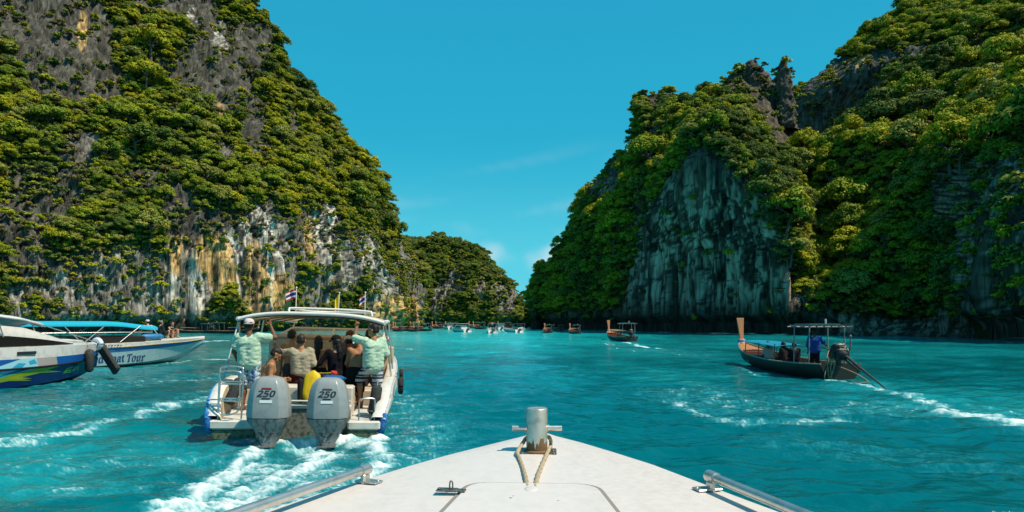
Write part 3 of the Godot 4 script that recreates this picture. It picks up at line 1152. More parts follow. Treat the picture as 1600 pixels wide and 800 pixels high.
# the head looks along -z; its origin is the middle of the skull
func make_templates() -> void:
	var w := Color.WHITE
	var lip := Color(0.75, 0.45, 0.42)
	var b := [
		[Vector3(0, 0.035, 0.020), Vector3(0, 0.035, -0.020), 0.078, 0.074, w],
		[Vector3(0, -0.02, -0.03), Vector3(0, -0.075, -0.055), 0.062, 0.040, w],
		[Vector3(-0.035, -0.055, -0.01), Vector3(-0.012, -0.092, -0.062), 0.036, 0.022, w],
		[Vector3(0.035, -0.055, -0.01), Vector3(0.012, -0.092, -0.062), 0.036, 0.022, w],
		[Vector3(0, 0.0, -0.090), Vector3(0, -0.030, -0.104), 0.009, 0.013, w],
		[Vector3(-0.045, 0.016, -0.078), Vector3(0.045, 0.016, -0.078), 0.012, 0.012, w],
		[Vector3(-0.017, -0.062, -0.090), Vector3(0.017, -0.062, -0.090), 0.007, 0.007, lip],
		[Vector3(-0.077, 0.010, 0.012), Vector3(-0.074, -0.030, 0.006), 0.016, 0.011, w],
		[Vector3(0.077, 0.010, 0.012), Vector3(0.074, -0.030, 0.006), 0.016, 0.011, w],
		[Vector3(-0.031, -0.002, -0.083), Vector3(-0.030, -0.002, -0.083), 0.010, 0.010, Color(0.15, 0.13, 0.12)],
		[Vector3(0.031, -0.002, -0.083), Vector3(0.030, -0.002, -0.083), 0.010, 0.010, Color(0.15, 0.13, 0.12)],
	]
	head_skin = flesh(b, 0.008, 0.018)
	# hands point along -z, palm down, thumb towards +x
	for grip in [false, true]:
		var h := [[Vector3(-0.022, 0, 0.0), Vector3(-0.024, 0, -0.075), 0.016, 0.014, w], [Vector3(0.0, 0, 0.01), Vector3(0.0, 0.002, -0.08), 0.019, 0.014, w], [Vector3(0.022, 0, 0.0), Vector3(0.026, 0, -0.078), 0.016, 0.014, w]]
		for k in 4:
			var x: float = [0.032, 0.011, -0.011, -0.031][k]
			var len_: float = [0.072, 0.082, 0.075, 0.058][k]
			var p := Vector3(x, 0.002, -0.082)
			var bend := 0.25 + 0.06 * k
			if grip: bend = 1.05
			var pitch := 0.0
			for j in 3:
				pitch += bend * (0.8 if j == 0 else 1.0)
				var q: Vector3 = p + Vector3((x * 0.10), -sin(pitch), -cos(pitch)) * len_ * [0.45, 0.31, 0.24][j]
				h.append([p, q, 0.0088 - j * 0.0007, 0.0082 - j * 0.0008, w])
				p = q
		var t0 := Vector3(0.026, -0.004, -0.012)
		var t1 := Vector3(0.055, -0.018, -0.045) if not grip else Vector3(0.048, -0.03, -0.05)
		var t2 := Vector3(0.066, -0.026, -0.082) if not grip else Vector3(0.028, -0.052, -0.08)
		h.append([t0, t1, 0.013, 0.0105, w])
		h.append([t1, t2, 0.0105, 0.0085, w])
		var s := flesh(h, 0.005, 0.007)
		if grip: hand_grip = s
		else: hand_open = s

func tinted(s: Flesh, col: Color) -> Flesh:
	var o := Flesh.new()
	o.v = s.v; o.n = s.n; o.i = s.i
	for c in s.c: o.c.append(c * col)
	return o

# pose: joint name -> place, in the person's own frame (feet at the origin, facing -z, x to the right). Missing joints stand at ease.
func person(label: String, where: Vector3, turn: float, tall: float, pose: Dictionary, look: Dictionary, group := "") -> Node3D:
	if head_skin == null: make_templates()
	var o := thing("person", label, "person", where, turn, group)
	var j := {
		"hip_l": Vector3(-0.085, 0.90, 0), "hip_r": Vector3(0.085, 0.90, 0), "knee_l": Vector3(-0.10, 0.49, -0.015), "knee_r": Vector3(0.10, 0.49, -0.015),
		"ankle_l": Vector3(-0.11, 0.085, 0.02), "ankle_r": Vector3(0.11, 0.085, 0.02), "toe_l": Vector3(-0.13, 0.03, -0.14), "toe_r": Vector3(0.13, 0.03, -0.14),
		"waist": Vector3(0, 1.06, 0), "chest": Vector3(0, 1.28, 0.005), "neck": Vector3(0, 1.44, 0.015), "head": Vector3(0, 1.60, -0.005),
		"sh_l": Vector3(-0.175, 1.39, 0.01), "sh_r": Vector3(0.175, 1.39, 0.01), "el_l": Vector3(-0.235, 1.11, 0.03), "el_r": Vector3(0.235, 1.11, 0.03), "wr_l": Vector3(-0.25, 0.87, -0.05), "wr_r": Vector3(0.25, 0.87, -0.05),
	}
	for k in pose:
		if j.has(k): j[k] = pose[k]
	var k := tall / 1.73
	for n in j: j[n] *= k
	var skin: Color = look.get("skin", Color(0.42, 0.22, 0.13))
	var across: Vector3 = (j.sh_r - j.sh_l).normalized()
	var hipx: Vector3 = (j.hip_r - j.hip_l).normalized()
	var wide := 1.0 if not look.get("slim", false) else 0.86
	var bones := [
		[j.hip_l, j.hip_r, 0.105, 0.105, skin],
		[(j.hip_l + j.hip_r) * 0.5 - hipx * 0.05, j.waist - across * 0.05, 0.108, 0.098 * wide, skin], [(j.hip_l + j.hip_r) * 0.5 + hipx * 0.05, j.waist + across * 0.05, 0.108, 0.098 * wide, skin],
		[j.waist - across * 0.05, j.chest - across * 0.075, 0.098 * wide, 0.112 * wide, skin], [j.waist + across * 0.05, j.chest + across * 0.075, 0.098 * wide, 0.112 * wide, skin],
		[j.chest - across * 0.06, j.sh_l, 0.105 * wide, 0.062 * wide, skin], [j.chest + across * 0.06, j.sh_r, 0.105 * wide, 0.062 * wide, skin],
		[j.chest.lerp(j.neck, 0.7), j.neck, 0.09, 0.058, skin], [j.neck, j.head, 0.056, 0.05, skin],
	]
	for s in ["_l", "_r"]:
		bones.append([j["sh" + s], j["el" + s], 0.056 * wide, 0.041 * wide, skin])
		bones.append([j["el" + s], j["wr" + s], 0.043 * wide, 0.027, skin])
		bones.append([j["hip" + s], j["knee" + s], 0.092, 0.057, skin])
		bones.append([j["knee" + s].lerp(j["ankle" + s], 0.0), j["knee" + s].lerp(j["ankle" + s], 0.35), 0.055, 0.058, skin])
		bones.append([j["knee" + s].lerp(j["ankle" + s], 0.35), j["ankle" + s], 0.058, 0.036, skin])
		bones.append([j["ankle" + s] + Vector3(0, -0.035, 0.03), j["toe" + s], 0.042, 0.027, skin])
	var fine: float = look.get("cell", 0.02)
	var body := flesh(bones, fine, 0.035)
	# head, turned as asked (turn, nod)
	var gaze: Vector2 = pose.get("gaze", Vector2.ZERO)
	var hb := Basis(Vector3.UP, gaze.x) * Basis(Vector3.RIGHT, gaze.y)
	if pose.has("lean"): hb = Basis(Vector3.BACK, pose.lean) * hb
	var ht := Transform3D(hb * 1.04, j.head + Vector3(0, 0.01, 0))
	body.add(tinted(head_skin, skin), ht)
	for s in ["_l", "_r"]:
		var dir: Vector3 = (j["wr" + s] - j["el" + s]).normalized()
		var up: Vector3 = pose.get("palm" + s, Vector3(-1 if s == "_l" else 1, 0, 0.0))
		var x := dir.cross(up).normalized()
		if x.length() < 0.5: x = dir.cross(Vector3.FORWARD).normalized()
		var hbasis := Basis(-dir.cross(x.cross(dir)).normalized(), x.cross(dir).normalized() * -1.0, -dir)
		if hbasis.determinant() < 0: hbasis.x = -hbasis.x
		var tmpl := hand_grip if pose.get("grip" + s, false) else hand_open
		var flip := Basis.from_scale(Vector3(1, 1, 1))
		body.add(tmpl, Transform3D(hbasis * flip, j["wr" + s]), skin * Color(1.05, 1.0, 1.0))
	skin_node(body, "body", M.skin, o)
	# clothes are shells over the same bones
	var up_l: float = look.get("sleeve", 0.55)
	if look.has("shirt"):
		var c: Color = look.shirt
		var g: float = look.get("loose", 0.022)
		var hem: float = look.get("hem", 0.35)
		var wl: Vector3 = j.waist.lerp((j.hip_l + j.hip_r) * 0.5, hem)
		var sb := [[wl - across * 0.06, j.chest - across * 0.075, 0.110 * wide + g * 1.4, 0.112 * wide + g, c], [wl + across * 0.06, j.chest + across * 0.075, 0.110 * wide + g * 1.4, 0.112 * wide + g, c],
			[j.chest - across * 0.06, j.sh_l, 0.105 * wide + g, 0.064 * wide + g * 0.8, c], [j.chest + across * 0.06, j.sh_r, 0.105 * wide + g, 0.064 * wide + g * 0.8, c], [j.chest.lerp(j.neck, 0.5), j.chest.lerp(j.neck, 0.82), 0.10, 0.066, c]]
		for s in ["_l", "_r"]:
			sb.append([j["sh" + s], j["sh" + s].lerp(j["el" + s], minf(up_l, 1.0)), 0.058 * wide + g * 0.8, 0.046 * wide + g * 1.1, c])
			if up_l > 1.0: sb.append([j["el" + s], j["el" + s].lerp(j["wr" + s], up_l - 1.0), 0.046 * wide + g * 0.9, 0.030 + g * 0.8, c])
		skin_node(flesh(sb, fine, 0.03, g * 0.5, 5), look.get("shirt_name", "shirt"), look.get("shirt_mat", M.cloth), o)
	if look.has("shorts"):
		var c: Color = look.shorts
		var g: float = look.get("shorts_loose", 0.020)
		var down: float = look.get("shorts_len", 0.75)
		var mid: Vector3 = (j.hip_l + j.hip_r) * 0.5
		var sb := [[j.hip_l, j.hip_r, 0.105 + g, 0.105 + g, c], [mid - hipx * 0.05, mid.lerp(j.waist, 0.55) - across * 0.05, 0.108 + g, 0.102 + g * 0.5, c], [mid + hipx * 0.05, mid.lerp(j.waist, 0.55) + across * 0.05, 0.108 + g, 0.102 + g * 0.5, c]]
		for s in ["_l", "_r"]:
			sb.append([j["hip" + s], j["hip" + s].lerp(j["knee" + s], minf(down, 1.0)), 0.094 + g, lerpf(0.092, 0.057, minf(down, 1.0)) + g * 1.5, c])
			if down > 1.0: sb.append([j["knee" + s], j["knee" + s].lerp(j["ankle" + s], down - 1.0), 0.060 + g, 0.042 + g, c])
		skin_node(flesh(sb, fine, 0.02, g * 0.6, 8), look.get("shorts_name", "shorts"), look.get("shorts_mat", M.cloth), o)
	var hair: Color = look.get("hair", Color(0.012, 0.010, 0.009))
	var hw: String = look.get("hair_style", "short")
	var hs := [[Vector3(0, 0.052, 0.030), Vector3(0, 0.056, -0.018), 0.082, 0.074, hair], [Vector3(-0.03, 0.0, 0.055), Vector3(0.03, 0.0, 0.055), 0.052, 0.052, hair], [Vector3(0, 0.085, -0.055), Vector3(0, 0.095, 0.0), 0.03, 0.05, hair]]
	if hw == "long":
		hs.append([Vector3(0, 0.0, 0.06), Vector3(0, -0.20, 0.085), 0.065, 0.05, hair])
		hs.append([Vector3(0, -0.2, 0.085), Vector3(0, -0.34, 0.075), 0.05, 0.028, hair])
		hs.append([Vector3(-0.06, 0.0, 0.01), Vector3(-0.06, -0.12, 0.03), 0.03, 0.025, hair])
		hs.append([Vector3(0.06, 0.0, 0.01), Vector3(0.06, -0.12, 0.03), 0.03, 0.025, hair])
	if look.get("beard", false):
		hs.append([Vector3(-0.045, -0.06, -0.03), Vector3(0, -0.098, -0.06), 0.025, 0.024, hair])
		hs.append([Vector3(0.045, -0.06, -0.03), Vector3(0, -0.098, -0.06), 0.025, 0.024, hair])
	if hw != "none":
		var hsk := Flesh.new()
		hsk.add(flesh(hs, 0.009, 0.02, 0.006, 3), ht)
		skin_node(hsk, "hair", M.hair, o)
	if look.has("cap"):
		var cs := Shape.new(look.cap)
		var rings := []
		for q in [[0.0, 0.094], [0.03, 0.098], [0.065, 0.086], [0.093, 0.055], [0.102, 0.012]]:
			var ring := []
			for a in 18: ring.append(ht * Vector3(cos(-TAU * a / 18) * q[1] * 0.95, 0.035 + q[0], 0.008 + sin(-TAU * a / 18) * q[1] * 1.12))
			rings.append(ring)
		cs.loft(rings, true)
		var back := 1.0 if look.get("cap_back", false) else -1.0
		var brim := []
		for lv in [0.030, 0.038]:
			var ring := []
			for a in 15:
				var t := PI * a / 14
				ring.append(ht * Vector3(cos(t) * 0.083, lv + sin(t) * -0.02, back * (0.055 + sin(t) * (0.125 if not look.get("wide_brim", false) else 0.14))))
			brim.append(ring)
		if back > 0:
			for r in brim: r.reverse()
		cs.loft(brim, true, false)
		build(cs, "cap", M.cloth, o)
	if look.get("glasses", false):
		var gs := Shape.new(Color(0.01, 0.01, 0.012))
		for x in [-0.033, 0.033]: gs.ball(ht * Vector3(x, 0.002, -0.093), Vector3(0.030, 0.022, 0.010), 10, hb)
		gs.tube([ht * Vector3(-0.075, 0.008, -0.07), ht * Vector3(-0.082, 0.008, 0.0)], 0.004, 6)
		gs.tube([ht * Vector3(0.075, 0.008, -0.07), ht * Vector3(0.082, 0.008, 0.0)], 0.004, 6)
		build(gs, "sunglasses", M.gloss, o)
	return o

func sit(knee := 0.48) -> Dictionary:
	# hips on a seat whose top is at the origin's height plus 0.0
	return {"hip_l": Vector3(-0.085, 0.10, 0), "hip_r": Vector3(0.085, 0.10, 0), "knee_l": Vector3(-0.12, 0.12, -0.42), "knee_r": Vector3(0.12, 0.12, -0.42),
		"ankle_l": Vector3(-0.12, 0.12 - knee + 0.08, -0.40), "ankle_r": Vector3(0.12, 0.12 - knee + 0.08, -0.40), "toe_l": Vector3(-0.13, 0.07 - knee + 0.08, -0.56), "toe_r": Vector3(0.13, 0.07 - knee + 0.08, -0.56),
		"waist": Vector3(0, 0.27, 0.02), "chest": Vector3(0, 0.48, 0.0), "neck": Vector3(0, 0.64, -0.01), "head": Vector3(0, 0.79, -0.05),
		"sh_l": Vector3(-0.175, 0.59, 0.0), "sh_r": Vector3(0.175, 0.59, 0.0), "el_l": Vector3(-0.22, 0.33, -0.06), "el_r": Vector3(0.22, 0.33, -0.06), "wr_l": Vector3(-0.13, 0.22, -0.28), "wr_r": Vector3(0.13, 0.22, -0.28)}

func with(base: Dictionary, more: Dictionary) -> Dictionary:
	var d := base.duplicate()
	d.merge(more, true)
	return d

# ---------------------------------------------------------------- the bow one stands on

const DECK := 1.55

func on_deck(x: float, y: float, up := 0.0) -> Vector3:
	return at(x, y, (EYE - DECK - up) * FOCAL / (y - HORIZON))

func plate(s: Shape, outline: Array, y0: float, y1: float, round_ := 0.006) -> void:
	# a flat slab with softened upper edge; outline is a ring of points seen from above
	var c := Vector3.ZERO
	for p in outline: c += p
	c /= outline.size()
	var rings := []
	for lv in [[y0, 0.0], [y1 - round_, 0.0], [y1 - round_ * 0.3, round_ * 0.35], [y1, round_]]:
		var ring := []
		for p in outline:
			var q := Vector3(p.x, lv[0], p.z)
			var to := Vector3(c.x - p.x, 0, c.z - p.z)
			ring.append(q + to.normalized() * minf(lv[1] * 1.3, to.length() * 0.5))
		rings.append(ring)
	s.smooth(true)
	s.sheet(rings, true)
	s.smooth(false)
	s.fan(rings[-1])

func build_bow() -> void:
	M.chip = vmat(0.9)
	M.gel = worn(mat(Color(0.59, 0.54, 0.515), 0.45), 61, 1.3, 0.98)
	M.gel.roughness_texture = noise_tex(noise(63, 0.03, 4), 512, [[0.3, grey(0.75)], [0.7, grey(1.0)]])
	M.steel = worn(mat(Color(0.66, 0.63, 0.58), 0.34, 0.9), 64, 3.0, 0.88)
	M.dull_steel = worn(mat(Color(0.26, 0.24, 0.20), 0.45, 0.9), 65, 6.0, 0.5)
	M.rope = worn(mat(Color(0.62, 0.50, 0.33), 0.9), 66, 40.0, 0.55, 0.3)
	var boat := thing("speedboat", "white bow deck of the speedboat one stands on, pointed ahead with steel rails", "speedboat")
	var west := [[826, 680], [765, 694.5], [700, 711], [640, 728], [585, 745], [500, 771], [414, 799]]
	var east := [[864, 680], [910, 692], [960, 707], [1020, 726], [1104, 758], [1160, 779], [1214, 799]]
	var l := []
	var r := []
	for i in 7:
		l.append(on_deck(west[i][0], west[i][1]))
		r.append(on_deck(east[i][0], east[i][1]))
	l.append_array([Vector3(-1.0, DECK, -1.6), Vector3(-1.12, DECK, -0.8), Vector3(-1.2, DECK, 0.3), Vector3(-1.25, DECK, 2.5), Vector3(-1.25, DECK, 5.0)])
	r.append_array([Vector3(1.05, DECK, -1.6), Vector3(1.16, DECK, -0.8), Vector3(1.23, DECK, 0.3), Vector3(1.28, DECK, 2.5), Vector3(1.28, DECK, 5.0)])
	var tip := [on_deck(836, 677.8), on_deck(846, 677.2), on_deck(855, 677.9)]
	var outline := l.duplicate()
	outline.reverse()
	outline.append_array(tip)
	outline.append_array(r)
	# deck: strips across from side to side, so that it stays flat and clean
	var s := Shape.new()
	s.smooth(true)
	var rows := []
	for i in range(l.size() - 1, -1, -1):
		var row := []
		for k in 13: row.append(l[i].lerp(r[i], k / 12.0) + Vector3(0, 0.016 * (1.0 - pow(absf(k / 6.0 - 1.0), 2.0)), 0))
		rows.append(row)
	s.sheet(rows)
	for i in 2: s.tri(rows[-1][6 + i * 0], tip[i], tip[i + 1])
	s.tri(l[0], tip[0], rows[-1][6]); s.tri(tip[2], r[0], rows[-1][6])
	build(s, "deck", M.gel, boat)
	var hull := Shape.new()
	hull.smooth(true)
	var bands := []
	for lv in [[0.0, 0.0], [-0.012, 0.016], [-0.05, 0.018], [-0.07, 0.0], [-0.35, -0.10], [-1.1, -0.30], [-1.9, -0.55]]:
		var ring := []
		for p in outline:
			var away := Vector3(p.x - 0.08, 0, (p.z + 2.0) * 0.55).normalized()
			if p.z > 1.0: away = Vector3(signf(p.x), 0, 0)
			ring.append(p + away * lv[1] + Vector3(0, lv[0], 0))
		bands.append(ring)
	hull.sheet(bands)
	build(hull, "hull", M.gel, boat)
	# hatch with a groove round it
	var h := Shape.new()
	var corners := []
	var q := [on_deck(735, 756, 0.016), on_deck(930, 759, 0.016), Vector3(0.385, DECK, -1.55), Vector3(-0.33, DECK, -1.55)]
	for i in 4:
		var a: Vector3 = q[i]
		var before: Vector3 = (q[(i + 3) % 4] - a).normalized()
		var after: Vector3 = (q[(i + 1) % 4] - a).normalized()
		for k in 7:
			var t := k / 6.0
			var p0 := a + before * 0.09
			var p1 := a + after * 0.09
			corners.append(p0.lerp(a, t).lerp(a.lerp(p1, t), t))
	var cc := Vector3.ZERO
	for p in corners: cc += p
	cc /= corners.size()
	plate(h, corners, DECK + 0.004, DECK + 0.026, 0.010)
	var hatch := build(h, "hatch", M.gel, boat)
	var g := Shape.new(Color(0.20, 0.185, 0.165))
	var wide := []
	for p in corners: wide.append(p + (p - cc).normalized() * 0.026)
	plate(g, wide, DECK + 0.0, DECK + 0.0185, 0.003)
	build(g, "hatch_seal", vmat(0.8), boat)
	var lt := Shape.new()
	var lp := on_deck(705, 768, 0.025)
	var lpb := Basis(Vector3.UP, -0.10)
	lt.box(lp + Vector3(0, 0.006, 0), Vector3(0.052, 0.008, 0.040), 0.003, lpb)
	lt.box(lp + lpb * Vector3(-0.030, 0.006, -0.002), Vector3(0.05, 0.006, 0.046), 0.003, lpb)
	lt.box(lp + lpb * Vector3(0.030, 0.006, 0.002), Vector3(0.05, 0.006, 0.034), 0.003, lpb)
	var ring := []
	for k in 13: ring.append(lp + lpb * Vector3(cos(TAU * k / 12) * 0.006, 0.022 + sin(TAU * k / 12) * 0.018, 0.0))
	lt.tube(ring, 0.003, 6, false)
	for k in [-0.046, 0.046]: lt.ball(lp + lpb * Vector3(k, 0.010, 0), Vector3(0.005, 0.003, 0.005), 8)
	build(lt, "latch", M.dull_steel, boat)
	for p in [[798, 778, 0.007], [802, 775, 0.004], [872, 782, 0.004]]:
		var chips := Shape.new(Color(0.20, 0.19, 0.18))
		var w := on_deck(p[0], p[1], 0.026)
		chips.box(Vector3(w.x, DECK + 0.0265, w.z), Vector3(p[2], 0.0012, p[2] * 1.6), 0.0004, Basis(Vector3.UP, 0.7))
		build(chips, "chip", M.chip, hatch)
	# bitt: post, cross pin, base plate
	var foot := on_deck(839, 705, 0.014)
	var b := Shape.new()
	var top: float = 0.213
	b.lathe(foot, [Vector2(0.0, 0.0), Vector2(0.0535, 0.0), Vector2(0.0515, 0.008), Vector2(0.0515, top - 0.004), Vector2(0.0495, top - 0.001), Vector2(0.044, top), Vector2(0.0, top + 0.0015)], 40)
	var bitt := build(b, "bollard_post", M.post, boat) if M.has("post") else null
	if bitt == null:
		M.post = worn(mat(Color(0.70, 0.60, 0.49), 0.40, 0.80), 67, 2.5, 0.8)
		bitt = build(b, "bollard_post", M.post, boat)
	var pin := Shape.new()
	pin.tube([foot + Vector3(-0.122, 0.115, 0.004), foot + Vector3(0.122, 0.113, -0.002)], 0.0135, 16)
	pin.tube([foot + Vector3(-0.060, 0.1145, 0.002), foot + Vector3(-0.050, 0.1145, 0.002)], 0.0175, 16)
	pin.tube([foot + Vector3(0.050, 0.1135, -0.001), foot + Vector3(0.060, 0.1135, -0.001)], 0.0175, 16)
	build(pin, "cross_pin", M.steel, boat)
	var bp := Shape.new()
	bp.box(foot + Vector3(0.004, -0.004, 0.01), Vector3(0.185, 0.013, 0.155), 0.003, Basis(Vector3.UP, -0.06))
	for k in [[-0.075, -0.05], [0.078, -0.05], [-0.075, 0.07], [0.078, 0.07], [0.078, 0.01]]: bp.ball(foot + Vector3(k[0], 0.004, k[1]), Vector3(0.007, 0.004, 0.007), 10)
	build(bp, "base_plate", M.dull_steel, boat)
	var grime := Shape.new(Color(0.17, 0.10, 0.045))
	grime.lathe(foot, [Vector2(0.0, 0.001), Vector2(0.066, 0.0035), Vector2(0.0560, 0.008), Vector2(0.0530, 0.010)], 28)
	# rust creeping up the post from its weld
	var rusty := noise(69, 12.0, 3)
	var up0 := []
	var up1 := []
	for k in 61:
		var a := -TAU * k / 60.0
		var hi := 0.034 + 0.05 * rusty.get_noise_2d(cos(a), sin(a)) + 0.02 * rusty.get_noise_2d(cos(a) * 4.0, sin(a) * 4.0)
		up0.append(foot + Vector3(cos(a) * 0.0519, 0.008, sin(a) * 0.0519))
		up1.append(foot + Vector3(cos(a) * 0.0519, 0.010 + maxf(hi, 0.004), sin(a) * 0.0519))
	grime.smooth(true)
	grime.sheet([up0, up1])
	build(grime, "rust_collar", vmat(0.95), boat)
	# rope over the post, both ends led into the deck
	var rope := []
	for p in [[824, 762, 0.018], [821, 745, 0.022], [816, 728, 0.020], [811, 714, 0.024], [809, 706, 0.032]]: rope.append(on_deck(p[0], p[1], p[2]))
	for k in 9:
		var a := PI * (1.08 + k * 0.105)
		rope.append(foot + Vector3(cos(a) * 0.066, 0.045 + 0.018 * sin(PI * k / 8.0) + k * 0.002, sin(a) * 0.066))
	for p in [[861, 694, 0.040], [857, 704, 0.030], [848, 724, 0.022], [841, 742, 0.022], [836, 763, 0.018]]: rope.append(on_deck(p[0], p[1], p[2]))
	var rs := Shape.new()
	rs.tube(curve(rope, 90), 0.0085, 10)
	var strands := []
	var fine := curve(rope, 260)
	var rope_o := thing("mooring_rope", "cream mooring rope looped round the steel post on the bow deck", "rope")
	build(rs, "core", M.rope, rope_o)
	for turn in 3:
		var st := Shape.new()
		var path := []
		for i in fine.size():
			var f: Vector3 = (fine[mini(i + 1, fine.size() - 1)] - fine[maxi(i - 1, 0)]).normalized()
			var side := f.cross(Vector3(0.2, 1, 0.1)).normalized()
			var a := i * 0.42 + TAU * turn / 3
			path.append(fine[i] + (side * cos(a) + f.cross(side) * sin(a)) * 0.0050)
		st.tube(path, 0.0053, 6)
		build(st, "strand", M.rope, rope_o)
	var cup := Shape.new()
	var cp := on_deck(830, 764, 0.026)
	cup.lathe(Vector3(cp.x, DECK + 0.018, cp.z), [Vector2(0.030, 0.0), Vector2(0.026, 0.008), Vector2(0.016, 0.011), Vector2(0.0, 0.008)], 24, Basis.IDENTITY, 1.4)
	build(cup, "rope_pipe", M.gel, boat)
	# side rails with their end brackets
	for side in [0, 1]:
		var a := on_deck(567, 735, 0.055) if side == 0 else on_deck(1115, 746, 0.055)
		var e := on_deck(373, 801, 0.055) if side == 0 else on_deck(1247, 800, 0.055)
		var dir := (e - a).normalized()
		var rail := Shape.new()
		rail.tube([a - dir * 0.03, a + dir * 0.5, a + dir * 1.5, a + dir * 3.4], 0.0175, 20)
		build(rail, "rail", M.steel, boat)
		var br := Shape.new()
		br.tube([a - dir * 0.036, a + dir * 0.018], 0.0225, 20)
		var across := Vector3.UP.cross(dir).normalized()
		var inward := across if (across.x > 0) == (side == 0) else -across
		br.box(a + Vector3(0, -0.036, 0) + inward * 0.006 - dir * 0.008, Vector3(0.026, 0.045, 0.042), 0.008, Basis(across, Vector3.UP, across.cross(Vector3.UP)))
		br.box(Vector3(a.x, DECK + 0.011, a.z) + inward * 0.020 - dir * 0.012, Vector3(0.105, 0.007, 0.055), 0.003, Basis(across, Vector3.UP, across.cross(Vector3.UP)))
		for k in [-0.03, 0.045]: br.ball(Vector3(a.x, DECK + 0.016, a.z) + inward * (0.020 + k) - dir * 0.012, Vector3(0.006, 0.004, 0.006), 8)
		build(br, "rail_bracket", M.steel, boat)

func curve(pts: Array, n: int) -> Array:
	var out := []
	for i in n + 1:
		var f := float(i) / n * (pts.size() - 1)
		var k := mini(int(f), pts.size() - 2)
		out.append(pts[k].cubic_interpolate(pts[k + 1], pts[maxi(k - 1, 0)], pts[mini(k + 2, pts.size() - 1)], f - k))
	return out

# ---------------------------------------------------------------- boats

# stations: [z, [x, y] from the keel outward to the sheer]; both sides of the bands i0..i1
func hull_sides(s: Shape, st: Array, i0: int, i1: int) -> void:
	for side in [-1.0, 1.0]:
		s.smooth(true)
		var rows := []
		for q in st:
			var row := []
			for k in range(i0, i1 + 1): row.append(Vector3(q[1][k][0] * side, q[1][k][1], q[0]))
			if side > 0: row.reverse()
			rows.append(row)
		s.sheet(rows)

# the same bands as parts of their own, one for each side
func hull_band(st: Array, i0: int, i1: int, c: Color, called: String, m: Material, parent: Node) -> void:
	for side in [-1.0, 1.0]:
		var s := Shape.new(c)
		s.smooth(true)
		var rows := []
		for q in st:
			var row := []
			for k in range(i0, i1 + 1): row.append(Vector3(q[1][k][0] * side, q[1][k][1], q[0]))
			if side > 0: row.reverse()
			rows.append(row)
		s.sheet(rows)
		build(s, called, m, parent)

func finer(st: Array, n: int) -> Array:
	var out := []
	for i in n + 1:
		var f := float(i) / n * (st.size() - 1)
		var k := mini(int(f), st.size() - 2)
		var t: float = f - k
		var pts := []
		for p in st[0][1].size():
			var v := []
			for c in 2: v.append(cubic_interpolate(st[k][1][p][c], st[k + 1][1][p][c], st[maxi(k - 1, 0)][1][p][c], st[mini(k + 2, st.size() - 1)][1][p][c], t))
			v[0] = maxf(v[0], 0.0)
			pts.append(v)
		out.append([cubic_interpolate(st[k][0], st[k + 1][0], st[maxi(k - 1, 0)][0], st[mini(k + 2, st.size() - 1)][0], t), pts])
	return out

func lettering(text: String, high: float, m: Material, parent: Node, t: Transform3D, font_name := "Droid Sans", bold := true, slant := 0.0, called := "lettering") -> void:
	var tm := TextMesh.new()
	var f := SystemFont.new()
	f.font_names = PackedStringArray([font_name])
	f.font_weight = 700 if bold else 400
	tm.font = f
	tm.text = text
	tm.font_size = 64
	tm.pixel_size = high / 46.0
	tm.depth = 0.004
	tm.curve_step = 2.0
	var o := mesh_node(called, tm, m, parent)
	o.transform = t * Transform3D(Basis(Vector3(1, 0, 0), Vector3(slant, 1, 0), Vector3(0, 0, 1)), Vector3.ZERO)

func cloth_flag(parent: Node, pole_foot: Vector3, high: float, size: Vector2, bands: Array, lean := 0.0) -> void:
	var top := pole_foot + Vector3(lean, high, 0)
	var p := Shape.new(Color(0.62, 0.62, 0.60))
	p.tube([pole_foot, top], 0.011, 8)
	p.ball(top + Vector3(0, 0.015, 0), Vector3.ONE * 0.022, 8)
	var staff := build(p, "flag_pole", M.paint, parent)
	var total := 0.0
	for b in bands: total += b[1]
	var y := 0.0
	for b in bands:
		var s := Shape.new(b[0])
		s.smooth(true)
		var rows := []
		for i in 12:
			var u := i / 11.0
			var row := []
			for k in 4:
				var v: float = (y + b[1] * k / 3.0) / total
				row.append(top + Vector3(-u * size.x * 0.93, -0.02 - v * size.y - u * u * size.y * 0.42, sin(u * 7.0 + v * 1.3) * 0.05 * u))
			rows.append(row)
		s.sheet(rows)
		y += b[1]
		build(s, "flag_stripe", M.cloth, staff)

